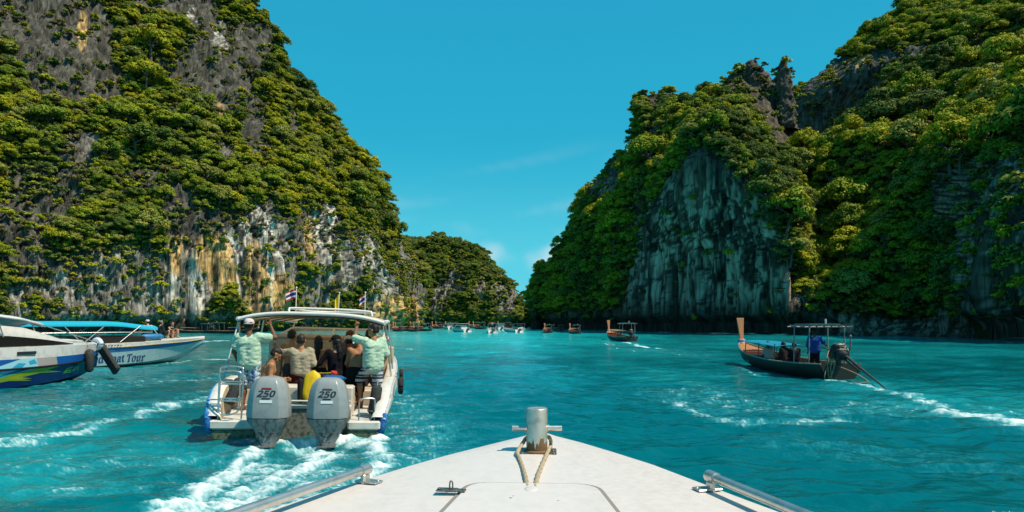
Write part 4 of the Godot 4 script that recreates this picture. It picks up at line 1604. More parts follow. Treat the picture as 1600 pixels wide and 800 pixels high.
func outboard(parent: Node3D, x: float, z: float, steer: float) -> void:
	var e := Node3D.new()
	e.name = "outboard_motor"
	parent.add_child(e, true)
	e.position = Vector3(x, -0.09, z)
	e.scale = Vector3(0.93, 1.0, 0.93)
	e.rotation.y = steer
	# half width, back (towards the viewer), front, width of the flat aft face
	var section := func(y: float, w: float, aft: float, fore: float, face: float) -> Array:
		return [Vector3(face, y, aft), Vector3(-face, y, aft), Vector3(-w * 0.98, y, aft - 0.16), Vector3(-w, y, -fore * 0.4), Vector3(-w * 0.72, y, -fore), Vector3(w * 0.72, y, -fore), Vector3(w, y, -fore * 0.4), Vector3(w * 0.98, y, aft - 0.16)]
	var cowl := Shape.new(Color(0.245, 0.275, 0.285))
	var rings := []
	for q in [[0.535, 0.380, 0.30, 0.34, 0.235], [0.60, 0.384, 0.305, 0.36, 0.235], [0.80, 0.372, 0.298, 0.36, 0.228], [0.98, 0.345, 0.275, 0.34, 0.210], [1.10, 0.305, 0.242, 0.31, 0.188], [1.175, 0.250, 0.205, 0.26, 0.160], [1.21, 0.195, 0.165, 0.22, 0.135], [1.222, 0.13, 0.12, 0.17, 0.10]]:
		rings.append(bevel(section.call(q[0], q[1], q[2], q[3], q[4]), 0.018))
	cowl.loft(rings, true, true)
	build(cowl, "cowl", M.cowl, e)
	var seam := Shape.new(Color(0.02, 0.022, 0.024))
	seam.loft([bevel(section.call(0.515, 0.372, 0.294, 0.34, 0.232), 0.018), bevel(section.call(0.537, 0.372, 0.294, 0.34, 0.232), 0.018)], true, false)
	build(seam, "cowl_seal", M.paint, e)
	var leg := Shape.new(Color(0.20, 0.215, 0.215))
	rings = []
	for q in [[0.518, 0.378, 0.298, 0.33, 0.232], [0.46, 0.365, 0.285, 0.30, 0.225], [0.34, 0.275, 0.24, 0.26, 0.165], [0.20, 0.205, 0.20, 0.20, 0.115], [0.10, 0.155, 0.19, 0.16, 0.085], [0.02, 0.142, 0.21, 0.15, 0.075], [-0.06, 0.128, 0.18, 0.14, 0.065], [-0.6, 0.07, 0.16, 0.12, 0.03]]:
		rings.append(bevel(section.call(q[0], q[1], q[2], q[3], q[4]), 0.018))
	rings.reverse()
	leg.loft(rings, true, true)
	build(leg, "midsection", M.grimy, e)
	var dark := Shape.new(Color(0.035, 0.037, 0.038))
	dark.box(Vector3(0, 0.36, 0.262), Vector3(0.012, 0.24, 0.02), 0.003, Basis(Vector3.RIGHT, 0.25))
	for k in [-1, 1]:
		dark.ball(Vector3(k * 0.10, 0.27, 0.225), Vector3(0.045, 0.022, 0.012), 10, Basis(Vector3.BACK, k * 0.35))
		dark.box(Vector3(k * 0.055, 0.215, 0.215), Vector3(0.09, 0.012, 0.02), 0.003, Basis(Vector3.BACK, k * 0.5))
	build(dark, "vent", M.paint, e)
	var plate_ := Shape.new(Color(0.10, 0.11, 0.11))
	plate_.box(Vector3(0, 0.035, 0.08), Vector3(0.34, 0.02, 0.34), 0.006)
	plate_.box(Vector3(0, -0.05, 0.19), Vector3(0.24, 0.10, 0.06), 0.01)
	build(plate_, "cavitation_plate", M.grimy, e)
	var br := Shape.new(Color(0.12, 0.12, 0.12))
	br.box(Vector3(0, 0.42, -0.38), Vector3(0.34, 0.30, 0.22), 0.02)
	build(br, "mounting_bracket", M.paint, e)
	# numbers and marks on the sloping aft face
	var face_at := func(y: float) -> Transform3D:
		var za := lerpf(0.298, 0.275, (y - 0.80) / 0.18) if y < 0.98 else lerpf(0.275, 0.242, (y - 0.98) / 0.12)
		var up := Vector3(0, 1, -0.16).normalized()
		return Transform3D(Basis(Vector3.RIGHT, up, Vector3.RIGHT.cross(up)), Vector3(0, y, za + 0.004))


	lettering("250", 0.105, M.ink, e, (face_at.call(0.955) as Transform3D).translated_local(Vector3(0.005, 0, 0)).scaled_local(Vector3(1.35, 1.0, 1.0)), "Droid Sans", true, 0.22, "engine_number")
	for q in [[1.045, 0.17, 0.018, Color(0.25, 0.02, 0.02)], [1.030, 0.19, 0.007, Color(0.02, 0.02, 0.02)], [0.872, 0.15, 0.020, Color(0.015, 0.015, 0.02)], [0.822, 0.22, 0.050, Color(0.62, 0.64, 0.64)]]:
		var t: Transform3D = face_at.call(q[0])
		var d := Shape.new(q[3])
		d.box(t.origin + t.basis.z * 0.0005, Vector3(q[1], q[2], 0.004), 0.001, t.basis)
		build(d, "sticker", M.paint, e)

# rounds the corners of a ring
func bevel(ring: Array, r: float) -> Array:
	var out := []
	for i in ring.size():
		var p: Vector3 = ring[i]
		var a: Vector3 = ring[(i + ring.size() - 1) % ring.size()] - p
		var b: Vector3 = ring[(i + 1) % ring.size()] - p
		var p0 := p + a.normalized() * minf(r, a.length() * 0.4)
		var p1 := p + b.normalized() * minf(r, b.length() * 0.4)
		out.append(p0)
		out.append((p0 + p1) * 0.25 + p * 0.5)
		out.append(p1)
	return out

func boat_materials() -> void:
	M.paint = vmat(0.4)
	M.cowl = worn(vmat(0.34), 71, 1.2, 0.93)
	M.grimy = worn(vmat(0.6), 72, 2.0, 0.6)
	M.hull_white = worn(vmat(0.35), 73, 0.7, 0.9)
	M.gloss = vmat(0.12, 0.6)
	M.ink = mat(Color(0.018, 0.020, 0.026), 0.5)
	M.cloth = worn(vmat(0.9, 0.2), 74, 4.0, 0.88, 0.25)
	M.awning = vmat(0.9, 0.2)
	M.awning.backlight_enabled = true
	M.awning.backlight = Color(0.95, 0.85, 0.66)
	M.skin = vmat(0.55, 0.35)
	M.skin.subsurf_scatter_enabled = true
	M.skin.subsurf_scatter_strength = 0.1
	M.hair = vmat(0.55, 0.4)
	M.vinyl = worn(vmat(0.55), 75, 1.2, 0.9)
	M.rubber = worn(vmat(0.8, 0.3), 76, 3.0, 0.6, 0.4)
	# printed shorts: leaves in blue, white and black
	var floral := vmat(0.9, 0.2)
	var fn := noise(78, 0.022, 1, FastNoiseLite.TYPE_CELLULAR)
	fn.cellular_return_type = FastNoiseLite.RETURN_CELL_VALUE
	fn.domain_warp_enabled = true
	fn.domain_warp_amplitude = 40.0
	floral.albedo_texture = noise_tex(fn, 512, [[0.0, Color(0.86, 0.88, 0.88)], [0.36, Color(0.86, 0.88, 0.88)], [0.38, Color(0.10, 0.34, 0.62)], [0.54, Color(0.12, 0.36, 0.66)], [0.56, Color(0.07, 0.08, 0.09)], [0.70, Color(0.08, 0.09, 0.10)], [0.72, Color(0.55, 0.75, 0.88)], [1.0, Color(0.8, 0.86, 0.9)]])
	floral.uv1_triplanar = true
	floral.uv1_scale = Vector3.ONE * 2.4
	M.floral = floral
	var striped := vmat(0.9, 0.2)
	var gt := GradientTexture2D.new()
	var g := Gradient.new()
	g.offsets = PackedFloat32Array([0.0, 0.30, 0.34, 0.52, 0.56, 0.66, 0.70, 0.9, 1.0])
	g.colors = PackedColorArray([Color(0.80, 0.82, 0.84), Color(0.78, 0.80, 0.82), Color(0.16, 0.19, 0.25), Color(0.18, 0.21, 0.27), Color(0.66, 0.69, 0.73), Color(0.66, 0.69, 0.73), Color(0.10, 0.11, 0.14), Color(0.12, 0.13, 0.16), Color(0.80, 0.82, 0.84)])
	gt.gradient = g
	gt.fill_from = Vector2(0, 0)
	gt.fill_to = Vector2(0, 1)
	gt.width = 16
	gt.height = 256
	striped.albedo_texture = gt
	striped.uv1_triplanar = true
	striped.uv1_scale = Vector3(1, 6.5, 1)
	M.striped = striped

func build_main_boat() -> void:
	boat_materials()
	var white := Color(0.60, 0.58, 0.53)
	var cream := Color(0.52, 0.43, 0.31)
	var blue := Color(0.035, 0.17, 0.46)
	var b := thing("speedboat", "white tour speedboat crowded with people, two grey outboards on its stern", "speedboat", Vector3(-3.95, 0.10, -11.76), 0.15)
	b.rotation.z = -0.030
	# keel, chine, knuckle, stripe top, sheer
	var st := finer([
		[0.08, [[0, -0.35], [1.30, -0.08], [1.47, 0.10], [1.53, 0.24], [1.56, 0.34]]],
		[-0.35, [[0, -0.36], [1.33, -0.07], [1.52, 0.12], [1.62, 0.40], [1.64, 0.66]]],
		[-0.9, [[0, -0.38], [1.36, -0.05], [1.55, 0.16], [1.66, 0.50], [1.66, 0.86]]],
		[-2.4, [[0, -0.40], [1.40, -0.02], [1.58, 0.22], [1.68, 0.56], [1.67, 0.94]]],
		[-4.5, [[0, -0.40], [1.34, 0.05], [1.54, 0.32], [1.66, 0.66], [1.63, 1.04]]],
		[-6.6, [[0, -0.32], [0.98, 0.20], [1.20, 0.48], [1.36, 0.84], [1.46, 1.18]]],
		[-8.4, [[0, -0.02], [0.42, 0.46], [0.58, 0.72], [0.72, 1.04], [0.82, 1.34]]],
		[-9.6, [[0, 0.80], [0.02, 1.02], [0.03, 1.16], [0.04, 1.30], [0.05, 1.46]]],
	], 42)
	var s := Shape.new(Color(0.10, 0.125, 0.09)); hull_sides(s, st, 0, 1)
	s.tri(Vector3(1.3, -0.08, 0.08), Vector3(-1.3, -0.08, 0.08), Vector3(0, -0.35, 0.08))
	build(s, "bottom", M.grimy, b)
	hull_band(st, 1, 2, white, "lower_side", M.hull_white, b)
	hull_band(st, 2, 3, blue, "blue_stripe", M.hull_white, b)
	hull_band(st, 3, 4, white, "topside", M.hull_white, b)
	# gunwale: flat top, then the inner wall
	for side in [-1.0, 1.0]:
		s = Shape.new(white)
		var rows := []
		for q in st:
			if q[0] < -4.9: break
			var x: float = q[1][4][0]
			var y: float = q[1][4][1]
			var row := [Vector3(x * side, y, q[0]), Vector3((x - 0.03) * side, y + 0.035, q[0]), Vector3((x - 0.20) * side, y + 0.035, q[0]), Vector3((x - 0.225) * side, y + 0.01, q[0])]
			if side > 0: row.reverse()
			rows.append(row)
		s.smooth(true)
		s.sheet(rows)
		build(s, "gunwale", M.hull_white, b)
	for side in [-1.0, 1.0]:
		s = Shape.new(cream)
		var rows := []
		for q in st:
			if q[0] < -4.9: break
			var x: float = q[1][4][0]
			var row := [Vector3((x - 0.225) * side, q[1][4][1] + 0.01, q[0]), Vector3((x - 0.25) * side, lerpf(q[1][4][1], 0.25, 0.5), q[0]), Vector3((x - 0.27) * side, 0.22, q[0])]
			if side > 0: row.reverse()
			rows.append(row)
		s.smooth(true)
		s.sheet(rows)
		build(s, "coaming", M.vinyl, b)
	for side in [-1.0, 1.0]:
		var path := []
		for q in st: path.append(Vector3(q[1][4][0] * side, q[1][4][1] - 0.02, q[0]))
		s = Shape.new(Color(0.06, 0.24, 0.52) if side < 0 else Color(0.45, 0.46, 0.46))
		s.tube(path, 0.035, 10)
		build(s, "rub_rail", M.rubber, b)
		s = Shape.new(blue)
		s.lathe(Vector3(1.54 * side, 0.24, 0.02), [Vector2(0, -0.20), Vector2(0.055, -0.17), Vector2(0.075, -0.05), Vector2(0.07, 0.10), Vector2(0.035, 0.20), Vector2(0, 0.21)], 14, Basis(Vector3.BACK, -0.18 * side))
		build(s, "corner_bumper", M.rubber, b)
		# rope lashed along the gunwale's inner edge
	s = Shape.new(Color(0.50, 0.44, 0.33)); s.box(Vector3(0, 0.13, -2.6), Vector3(2.96, 0.05, 4.5), 0.01); build(s, "floor", M.vinyl, b)
	for q in [[-1.12, 0.78], [1.20, 0.60]]:
		s = Shape.new(white)
		s.box(Vector3(q[0], 0.215, -0.22), Vector3(q[1], 0.17, 0.66), 0.03)
		build(s, "swim_platform", M.hull_white, b)
		s = Shape.new(Color(0.13, 0.15, 0.085))
		s.box(Vector3(q[0] * 0.985, 0.035, -0.22), Vector3(q[1] * 0.95, 0.19, 0.60), 0.02)
		build(s, "platform_base", M.grimy, b)
	for q in [[-1.18, -1.15], [1.20, -1.10]]:
		s = Shape.new(white)
		s.box(Vector3(q[0], 0.29, q[1]), Vector3(0.56, 0.14, 1.15), 0.03)
		build(s, "side_step", M.hull_white, b)
	s = Shape.new(Color(0.17, 0.18, 0.145)); s.box(Vector3(0.09, 0.08, -0.30), Vector3(1.66, 0.72, 0.06), 0.01); build(s, "transom", M.grimy, b)
	s = Shape.new(Color(0.56, 0.53, 0.47)); s.box(Vector3(0.09, 0.50, -0.34), Vector3(1.68, 0.07, 0.16), 0.015); s.box(Vector3(0.09, 0.62, -0.22), Vector3(1.70, 0.035, 0.04), 0.012); build(s, "transom_cap", M.hull_white, b)
	s = Shape.new(Color(0.55, 0.50, 0.42)); s.box(Vector3(0.12, 0.56, -0.72), Vector3(1.62, 0.62, 0.46), 0.03); build(s, "stern_bench", M.vinyl, b)
	for side in [-1, 1]:
		s = Shape.new(Color(0.50, 0.42, 0.32))
		s.box(Vector3(side * 1.22, 0.46, -3.0), Vector3(0.46, 0.44, 2.4), 0.03)
		build(s, "side_bench", M.vinyl, b)
	s = Shape.new(Color(0.45, 0.35, 0.24)); s.box(Vector3(-0.50, 0.90, -4.55), Vector3(2.04, 1.50, 0.16), 0.05); build(s, "bulkhead", M.vinyl, b)
	s = Shape.new(Color(0.47, 0.37, 0.26)); s.box(Vector3(1.10, 0.84, -4.55), Vector3(0.92, 1.38, 0.16), 0.05); build(s, "cabin_door", M.vinyl, b)
	s = Shape.new(Color(0.48, 0.33, 0.27)); s.box(Vector3(0.0, 1.70, -4.62), Vector3(2.9, 0.13, 0.30), 0.05); build(s, "dashboard", M.vinyl, b)
	s = Shape.new(Color(0.60, 0.58, 0.54))
	var deck := []
	for q in st:
		if q[0] > -4.5: continue
		var row := []
		for k in 9: row.append(Vector3(lerpf(-q[1][4][0], q[1][4][0], k / 8.0), q[1][4][1] + 0.06 * (1.0 - pow(k / 4.0 - 1.0, 2.0)), q[0]))
		deck.append(row)
	s.smooth(true); s.sheet(deck)
	build(s, "foredeck", M.hull_white, b)
	s = Shape.new(Color(0.60, 0.59, 0.56))
	for q in [[[-1.3, 1.74, -4.7], [-1.05, 1.92, -5.0]], [[1.3, 1.74, -4.7], [1.05, 1.92, -5.0]], [[-1.05, 1.92, -5.0], [1.05, 1.92, -5.0]], [[0, 1.76, -4.7], [0, 1.92, -5.0]]]:
		s.tube([Vector3(q[0][0], q[0][1], q[0][2]), Vector3(q[1][0], q[1][1], q[1][2])], 0.028, 8)
	var wf := build(s, "windscreen_frame", M.paint, b)
	s = Shape.new(); s.smooth(false)
	s.quad(Vector3(-1.28, 1.75, -4.7), Vector3(1.28, 1.75, -4.7), Vector3(1.04, 1.91, -5.0), Vector3(-1.04, 1.91, -5.0))
	var glass := mat(Color(0.8, 0.9, 0.92), 0.05)
	glass.transparency = BaseMaterial3D.TRANSPARENCY_ALPHA
	glass.albedo_color.a = 0.15
	M.glass = glass
	build(s, "windscreen", glass, wf)
	# canopy on a steel frame
	var over := []
	var under := []
	for i in 15:
		var z := -1.35 - 5.2 * i / 14.0
		var ro := []
		var ru := []
		for k in 21:
			var u := k / 10.0 - 1.0
			var half := 1.44 - 0.2 * pow(i / 14.0, 3.0)
			var y := 2.29 - 0.15 * pow(absf(u), 3.2) + 0.035 * sin(PI * i / 14.0) - 0.05 * pow(i / 14.0, 2.0)
			ro.append(Vector3(u * half, y, z))
			ru.append(Vector3(u * half * 0.99, y - 0.045 + 0.012 * sin(i * 2.2) * cos(u * 4.0), z - 0.01))
		over.append(ro)
		ru.reverse()
		under.append(ru)
	s = Shape.new(Color(0.66, 0.58, 0.46)); s.smooth(true); s.sheet(over); build(s, "canopy", M.awning, b)
	s = Shape.new(Color(0.62, 0.61, 0.57))
	var rim := []
	for k in 21:
		var u := k / 10.0 - 1.0
		rim.append(Vector3(u * 1.44, 2.265 - 0.15 * pow(absf(u), 3.2), -1.35))
	s.tube(rim, 0.042, 10)
	for side in [-1, 1]:
		var edge := []
		for i in 15: edge.append(Vector3(side * (1.44 - 0.2 * pow(i / 14.0, 3.0)), 2.12 + 0.035 * sin(PI * i / 14.0) - 0.05 * pow(i / 14.0, 2.0), -1.35 - 5.2 * i / 14.0))
		s.tube(edge, 0.05, 10)
	build(s, "canopy_rim", M.paint, b)
	s = Shape.new(Color(0.03, 0.03, 0.03)); s.tube(rim.map(func(p): return p + Vector3(0, -0.045, 0.005)), 0.014, 8); build(s, "canopy_piping", M.rubber, b)
	for z in [-2.2, -3.6, -5.0]:
		s = Shape.new(Color(0.16, 0.13, 0.10))
		var bow := []
		for k in 13:
			var u := k / 6.0 - 1.0
			bow.append(Vector3(u * 1.38, 2.205 - 0.15 * pow(absf(u), 3.2), z))
		s.tube(bow, 0.018, 8)
		build(s, "canopy_hoop", M.paint, b)
	for q in [[-1.46, 2.12, -1.5, -1.60, 0.93, -2.3], [1.46, 2.12, -1.5, 1.60, 0.93, -2.0], [-1.46, 2.12, -1.5, -1.58, 0.95, -0.95], [-1.45, 2.1, -3.6, -1.58, 1.0, -3.4], [1.45, 2.1, -3.6, 1.58, 1.0, -3.4], [-1.2, 2.08, -6.2, -1.3, 1.2, -5.4], [1.2, 2.08, -6.2, 1.3, 1.2, -5.4], [-1.45, 2.1, -2.0, -1.0, 2.2, -3.0]]:
		s = Shape.new()
		s.tube([Vector3(q[0], q[1], q[2]), Vector3(q[3], q[4], q[5])], 0.019, 8)
		build(s, "canopy_post", M.steel, b)
	s = Shape.new(Color(0.66, 0.65, 0.62))
	s.tube(curve([Vector3(-0.62, 2.30, -2.2), Vector3(-0.62, 2.36, -2.22), Vector3(-0.50, 2.385, -2.24), Vector3(0.5, 2.385, -2.24), Vector3(1.05, 2.36, -2.24), Vector3(1.12, 2.33, -2.22), Vector3(1.14, 2.25, -2.2)], 40), 0.024, 8)
	s.tube(curve([Vector3(-0.62, 2.38, -2.22), Vector3(-0.62, 2.37, -3.6), Vector3(-0.55, 2.36, -5.2), Vector3(0.5, 2.36, -5.2), Vector3(1.1, 2.34, -3.6), Vector3(1.12, 2.33, -2.22)], 40), 0.022, 8)
	build(s, "roof_rail", M.paint, b)
	var red := Color(0.45, 0.035, 0.05)
	var wh := Color(0.66, 0.65, 0.66)
	var navy := Color(0.035, 0.05, 0.20)
	cloth_flag(b, Vector3(-0.50, 2.32, -2.3), 0.50, Vector2(0.22, 0.20), [[red, 1], [wh, 1], [navy, 2], [wh, 1], [red, 1]], 0.0)
	cloth_flag(b, Vector3(0.28, 2.32, -3.3), 0.46, Vector2(0.10, 0.32), [[Color(0.70, 0.52, 0.01), 1]], 0.02)
	cloth_flag(b, Vector3(0.95, 2.28, -2.6), 0.50, Vector2(0.13, 0.22), [[red, 1], [wh, 1], [navy, 2], [wh, 1], [red, 1]], 0.0)
	outboard(b, -0.39, 0.55, 0.0)
	outboard(b, 0.61, 0.55, 0.02)
	# boarding ladder folded up on one platform, grab rail on the other
	s = Shape.new()
	var lx0 := -1.38
	var lx1 := -0.98
	s.tube(curve([Vector3(lx0, 0.31, 0.02), Vector3(lx0, 1.10, -0.02), Vector3(lx0 + 0.05, 1.24, -0.04), Vector3(lx1 - 0.05, 1.24, -0.04), Vector3(lx1, 1.10, -0.02), Vector3(lx1, 0.31, 0.02)], 60), 0.017, 8)
	s.tube(curve([Vector3(lx0 + 0.03, 1.0, 0.05), Vector3(lx0 + 0.04, 1.16, 0.05), Vector3(lx1 - 0.04, 1.16, 0.05), Vector3(lx1 - 0.03, 1.0, 0.05), Vector3(lx1 - 0.03, 0.52, 0.09), Vector3(lx1 - 0.12, 0.42, 0.11), Vector3(lx0 + 0.12, 0.40, 0.11), Vector3(lx0 + 0.03, 0.50, 0.09), Vector3(lx0 + 0.03, 1.0, 0.05)], 70), 0.014, 8)
	build(s, "ladder", M.steel, b)
	for y in [0.985, 0.945, 0.68, 0.64]:
		s = Shape.new()
		s.tube([Vector3(lx0, y, 0.03), Vector3(lx1, y, 0.03)], 0.016, 8)
		build(s, "rung", M.steel, b)
	s = Shape.new()
	s.tube(curve([Vector3(1.10, 0.30, 0.03), Vector3(1.10, 0.64, 0.0), Vector3(1.16, 0.70, 0.0), Vector3(1.34, 0.70, -0.05), Vector3(1.38, 0.64, -0.06), Vector3(1.38, 0.30, 0.0)], 40), 0.014, 8)
	build(s, "grab_rail", M.steel, b)
	# fenders stowed on the quarters
	var T := b.transform
	for q in [[Vector3(-1.33, 0.52, -0.42), Vector3(-1.17, 0.98, -0.62), "black cylinder fender leaning behind the boarding ladder"], [Vector3(1.34, 0.36, -0.30), Vector3(1.40, 0.92, -0.34), "black cylinder fender upright behind the small grab rail"]]:
		var f := thing("fender", q[2], "fender")
		s = Shape.new(Color(0.045, 0.048, 0.05))
		var a: Vector3 = T * q[0]
		var e: Vector3 = T * q[1]
		s.tube([a, a.lerp(e, 0.03), a.lerp(e, 0.1), a.lerp(e, 0.9), a.lerp(e, 0.97), e], [0.03, 0.085, 0.105, 0.105, 0.085, 0.03], 16)
		build(s, "body", M.rubber, f)
		s = Shape.new(Color(0.3, 0.31, 0.31)); s.tube([a.lerp(e, 0.12), a.lerp(e, 0.15)], 0.108, 16); build(s, "collar", M.rubber, f)
		s = Shape.new(Color(0.3, 0.31, 0.31)); s.tube([e, e + Vector3(0.0, 0.10, -0.05)], 0.012, 6); build(s, "eye", M.rubber, f)
	for q in [[1.80, 0.80, -1.6, 0.13], [1.79, 0.98, -2.2, 0.09]]:
		var f := thing("tyre_fender", "round black tyre fender hung on the white gunwale" if q[3] > 0.1 else "small black float tied above the round tyre fender", "fender")
		s = Shape.new(Color(0.035, 0.035, 0.035))
		var pts := []
		for k in 17: pts.append(T * Vector3(q[0] + 0.02, q[1] + sin(TAU * k / 16) * q[3], q[2] + cos(TAU * k / 16) * q[3]))
		s.tube(pts, q[3] * 0.45, 10, false)
		build(s, "tyre", M.rubber, f)
		s = Shape.new(Color(0.25, 0.22, 0.18)); s.tube([T * Vector3(q[0], q[1] + q[3], q[2]), T * Vector3(1.70, 1.0, q[2])], 0.012, 6); build(s, "lanyard", M.rubber, f)
	# things heaped on the stern bench
	s = Shape.new(Color(0.72, 0.46, 0.0))
	s.loft(range(9).map(func(i):
		var t: float = i / 8.0
		var w := 0.16 * sqrt(maxf(1.0 - pow(t * 2.0 - 1.0, 4.0), 0.02))
		return range(12).map(func(k): return T * Vector3(0.15 + 0.05 * t + cos(-TAU * k / 12) * w, 0.60 + t * 0.58, -0.30 - t * 0.10 + sin(-TAU * k / 12) * 0.05))))
	tag(build(s, "swim_float", M.vinyl), "yellow swim float stood upright between the two outboards", "float")
	s = Shape.new(Color(0.02, 0.021, 0.022))
	s.box(T * Vector3(-0.02, 0.80, -0.36), Vector3(0.11, 0.46, 0.14), 0.04)
	tag(build(s, "bag", M.cloth), "black mesh bag beside the yellow swim float", "bag")
	for q in [[Vector3(0.42, 0.96, -0.66), Vector3(0.62, 0.15, 0.34), Color(0.03, 0.30, 0.42), "towel", "crumpled turquoise towel on the stern bench", 3], [Vector3(0.55, 1.02, -0.62), Vector3(0.42, 0.12, 0.26), Color(0.02, 0.10, 0.26), "towel", "dark blue towel heaped over the turquoise one", 9],
		[Vector3(0.34, 1.05, -0.72), Vector3(0.34, 0.13, 0.20), Color(0.02, 0.02, 0.025), "life_vest", "black and yellow life vest lying on the towels", 5], [Vector3(0.52, 1.10, -0.80), Vector3(0.13, 0.10, 0.12), Color(0.55, 0.05, 0.04), "pouch", "small red pouch behind the life vest", 7]]:
		var rings := []
		var nf := noise(q[5], 4.0, 2)
		for i in 9:
			var ring := []
			var ph := -PI / 2 + PI * i / 8
			for k in 16:
				var a := -TAU * k / 16
				var d := Vector3(cos(a) * pow(maxf(cos(ph), 0.001), 0.6), sin(ph), sin(a) * pow(maxf(cos(ph), 0.001), 0.6))
				ring.append(T * (q[0] + d * q[1] * 0.5 * (1.0 + nf.get_noise_3dv(d * 0.6 + q[0]) * 0.55)))
			rings.append(ring)
		s = Shape.new(q[2]); s.smooth(true); s.sheet(rings, true)
		var o := thing(q[3], q[4], q[3].replace("_", " "))
		build(s, "cloth" if q[3] == "towel" else "cover", M.cloth, o)
		if q[3] == "life_vest":
			s = Shape.new(Color(0.6, 0.45, 0.02)); s.box(T * (q[0] + Vector3(0.02, 0.065, 0.06)), Vector3(0.26, 0.012, 0.03), 0.004, Basis(Vector3.UP, 0.3)); build(s, "strap", M.cloth, o)
	main_people(T)

func main_people(T: Transform3D) -> void:
	var tan_ := Color(0.36, 0.17, 0.085)
	var brown := Color(0.15, 0.068, 0.036)
	var pale := Color(0.50, 0.27, 0.17)
	var mint := Color(0.40, 0.56, 0.42)
	var turn := 0.15
	var p: Node3D
	# crew on the side steps
	p = person("crewman in mint shirt and white cap holding the canopy, in blue leaf-print shorts", T * Vector3(-1.04, 0.36, -0.78), turn - 0.05, 1.76, {"el_r": Vector3(0.45, 1.38, -0.10), "wr_r": Vector3(0.32, 1.64, -0.24), "grip_r": true, "palm_r": Vector3(0, 0, 1), "el_l": Vector3(-0.27, 1.12, 0.02), "wr_l": Vector3(-0.24, 0.90, -0.12), "gaze": Vector2(0.1, -0.12)},
		{"skin": brown, "shirt": mint, "loose": 0.034, "hem": 1.0, "sleeve": 0.62, "shorts": Color(0.75, 0.75, 0.75), "shorts_mat": M.floral, "shorts_loose": 0.03, "shorts_len": 0.98, "cap": Color(0.62, 0.52, 0.50), "cap_back": true})
	var wb := Shape.new(Color(0.55, 0.03, 0.03)); wb.tube([Vector3(0.432, 1.42, -0.122), Vector3(0.420, 1.443, -0.134)], 0.046, 12); build(wb, "wristband", M.cloth, p)
	p = person("crewman in mint shirt and striped shorts by the tyre fenders, hand raised to the canopy", T * Vector3(1.30, 0.36, -1.02), turn + 0.45, 1.72, {"el_l": Vector3(-0.34, 1.46, -0.16), "wr_l": Vector3(-0.30, 1.68, -0.16), "grip_l": true, "palm_l": Vector3(0, 0, 1), "knee_l": Vector3(-0.18, 0.60, -0.28), "ankle_l": Vector3(-0.20, 0.22, -0.22), "toe_l": Vector3(-0.22, 0.17, -0.38), "el_r": Vector3(0.26, 1.12, 0.06), "wr_r": Vector3(0.24, 0.90, -0.10), "gaze": Vector2(0.75, 0.05)},
		{"skin": tan_, "shirt": mint, "loose": 0.034, "hem": 1.0, "sleeve": 0.9, "shorts": Color(0.75, 0.75, 0.75), "shorts_mat": M.striped, "shorts_loose": 0.03, "shorts_len": 0.98, "glasses": true})
	var deck := 0.16
	p = person("seated bearded man without shirt looking down at his hands", T * Vector3(-0.80, 0.66, -1.02), turn - 1.25, 1.74, with(sit(), {"chest": Vector3(0, 0.46, -0.08), "neck": Vector3(0, 0.61, -0.12), "head": Vector3(0, 0.75, -0.19), "sh_l": Vector3(-0.175, 0.56, -0.09), "sh_r": Vector3(0.175, 0.56, -0.09), "wr_l": Vector3(-0.06, 0.27, -0.36), "wr_r": Vector3(0.06, 0.27, -0.36), "gaze": Vector2(0, -0.55), "grip_l": true, "grip_r": true}),
		{"skin": tan_, "beard": true, "shorts": Color(0.03, 0.03, 0.035)})
	p = person("person in beige linen shirt and maroon shorts, one arm stretched to the rail", T * Vector3(-0.16, deck, -1.35), turn + 0.10, 1.66, {"el_l": Vector3(-0.36, 1.36, -0.14), "wr_l": Vector3(-0.52, 1.47, -0.30), "grip_l": true, "palm_l": Vector3(0, 1, 0), "el_r": Vector3(0.26, 1.11, 0.04), "wr_r": Vector3(0.25, 0.90, -0.08), "gaze": Vector2(-0.1, -0.05)},
		{"skin": tan_, "shirt": Color(0.36, 0.31, 0.22), "loose": 0.026, "hem": 0.75, "sleeve": 1.15, "shorts": Color(0.09, 0.02, 0.018), "hair": Color(0.02, 0.013, 0.008)})
	p = person("bare-shouldered person with cropped black hair behind the beige shirt", T * Vector3(-0.50, deck, -2.25), turn, 1.74, {"gaze": Vector2(-0.3, 0)}, {"skin": tan_, "shorts": Color(0.05, 0.05, 0.06), "cell": 0.025})
	p = person("long-haired person in dark swimwear standing with bare back", T * Vector3(0.10, deck, -1.95), turn - 0.1, 1.62, {"el_r": Vector3(0.23, 1.10, -0.02), "wr_r": Vector3(0.20, 0.90, -0.16)},
		{"skin": Color(0.42, 0.17, 0.07), "slim": true, "hair_style": "long", "shorts": Color(0.02, 0.02, 0.024), "shorts_len": 0.22, "shorts_loose": 0.006, "shorts_name": "swimwear"})
	p = person("person in black long sleeves bending over with one arm hanging", T * Vector3(0.42, deck, -2.35), turn - 1.2, 1.70, {"waist": Vector3(0, 1.07, -0.05), "chest": Vector3(0, 1.25, -0.20), "neck": Vector3(0, 1.33, -0.36), "head": Vector3(0, 1.36, -0.52), "sh_l": Vector3(-0.17, 1.31, -0.28), "sh_r": Vector3(0.17, 1.31, -0.28), "el_l": Vector3(-0.21, 1.05, -0.40), "wr_l": Vector3(-0.19, 0.82, -0.44), "el_r": Vector3(0.22, 1.07, -0.42), "wr_r": Vector3(0.2, 0.84, -0.46), "gaze": Vector2(0, -0.8)},
		{"skin": tan_, "shirt": Color(0.012, 0.012, 0.014), "loose": 0.012, "sleeve": 1.85, "shorts": Color(0.02, 0.02, 0.022), "shorts_len": 1.7})
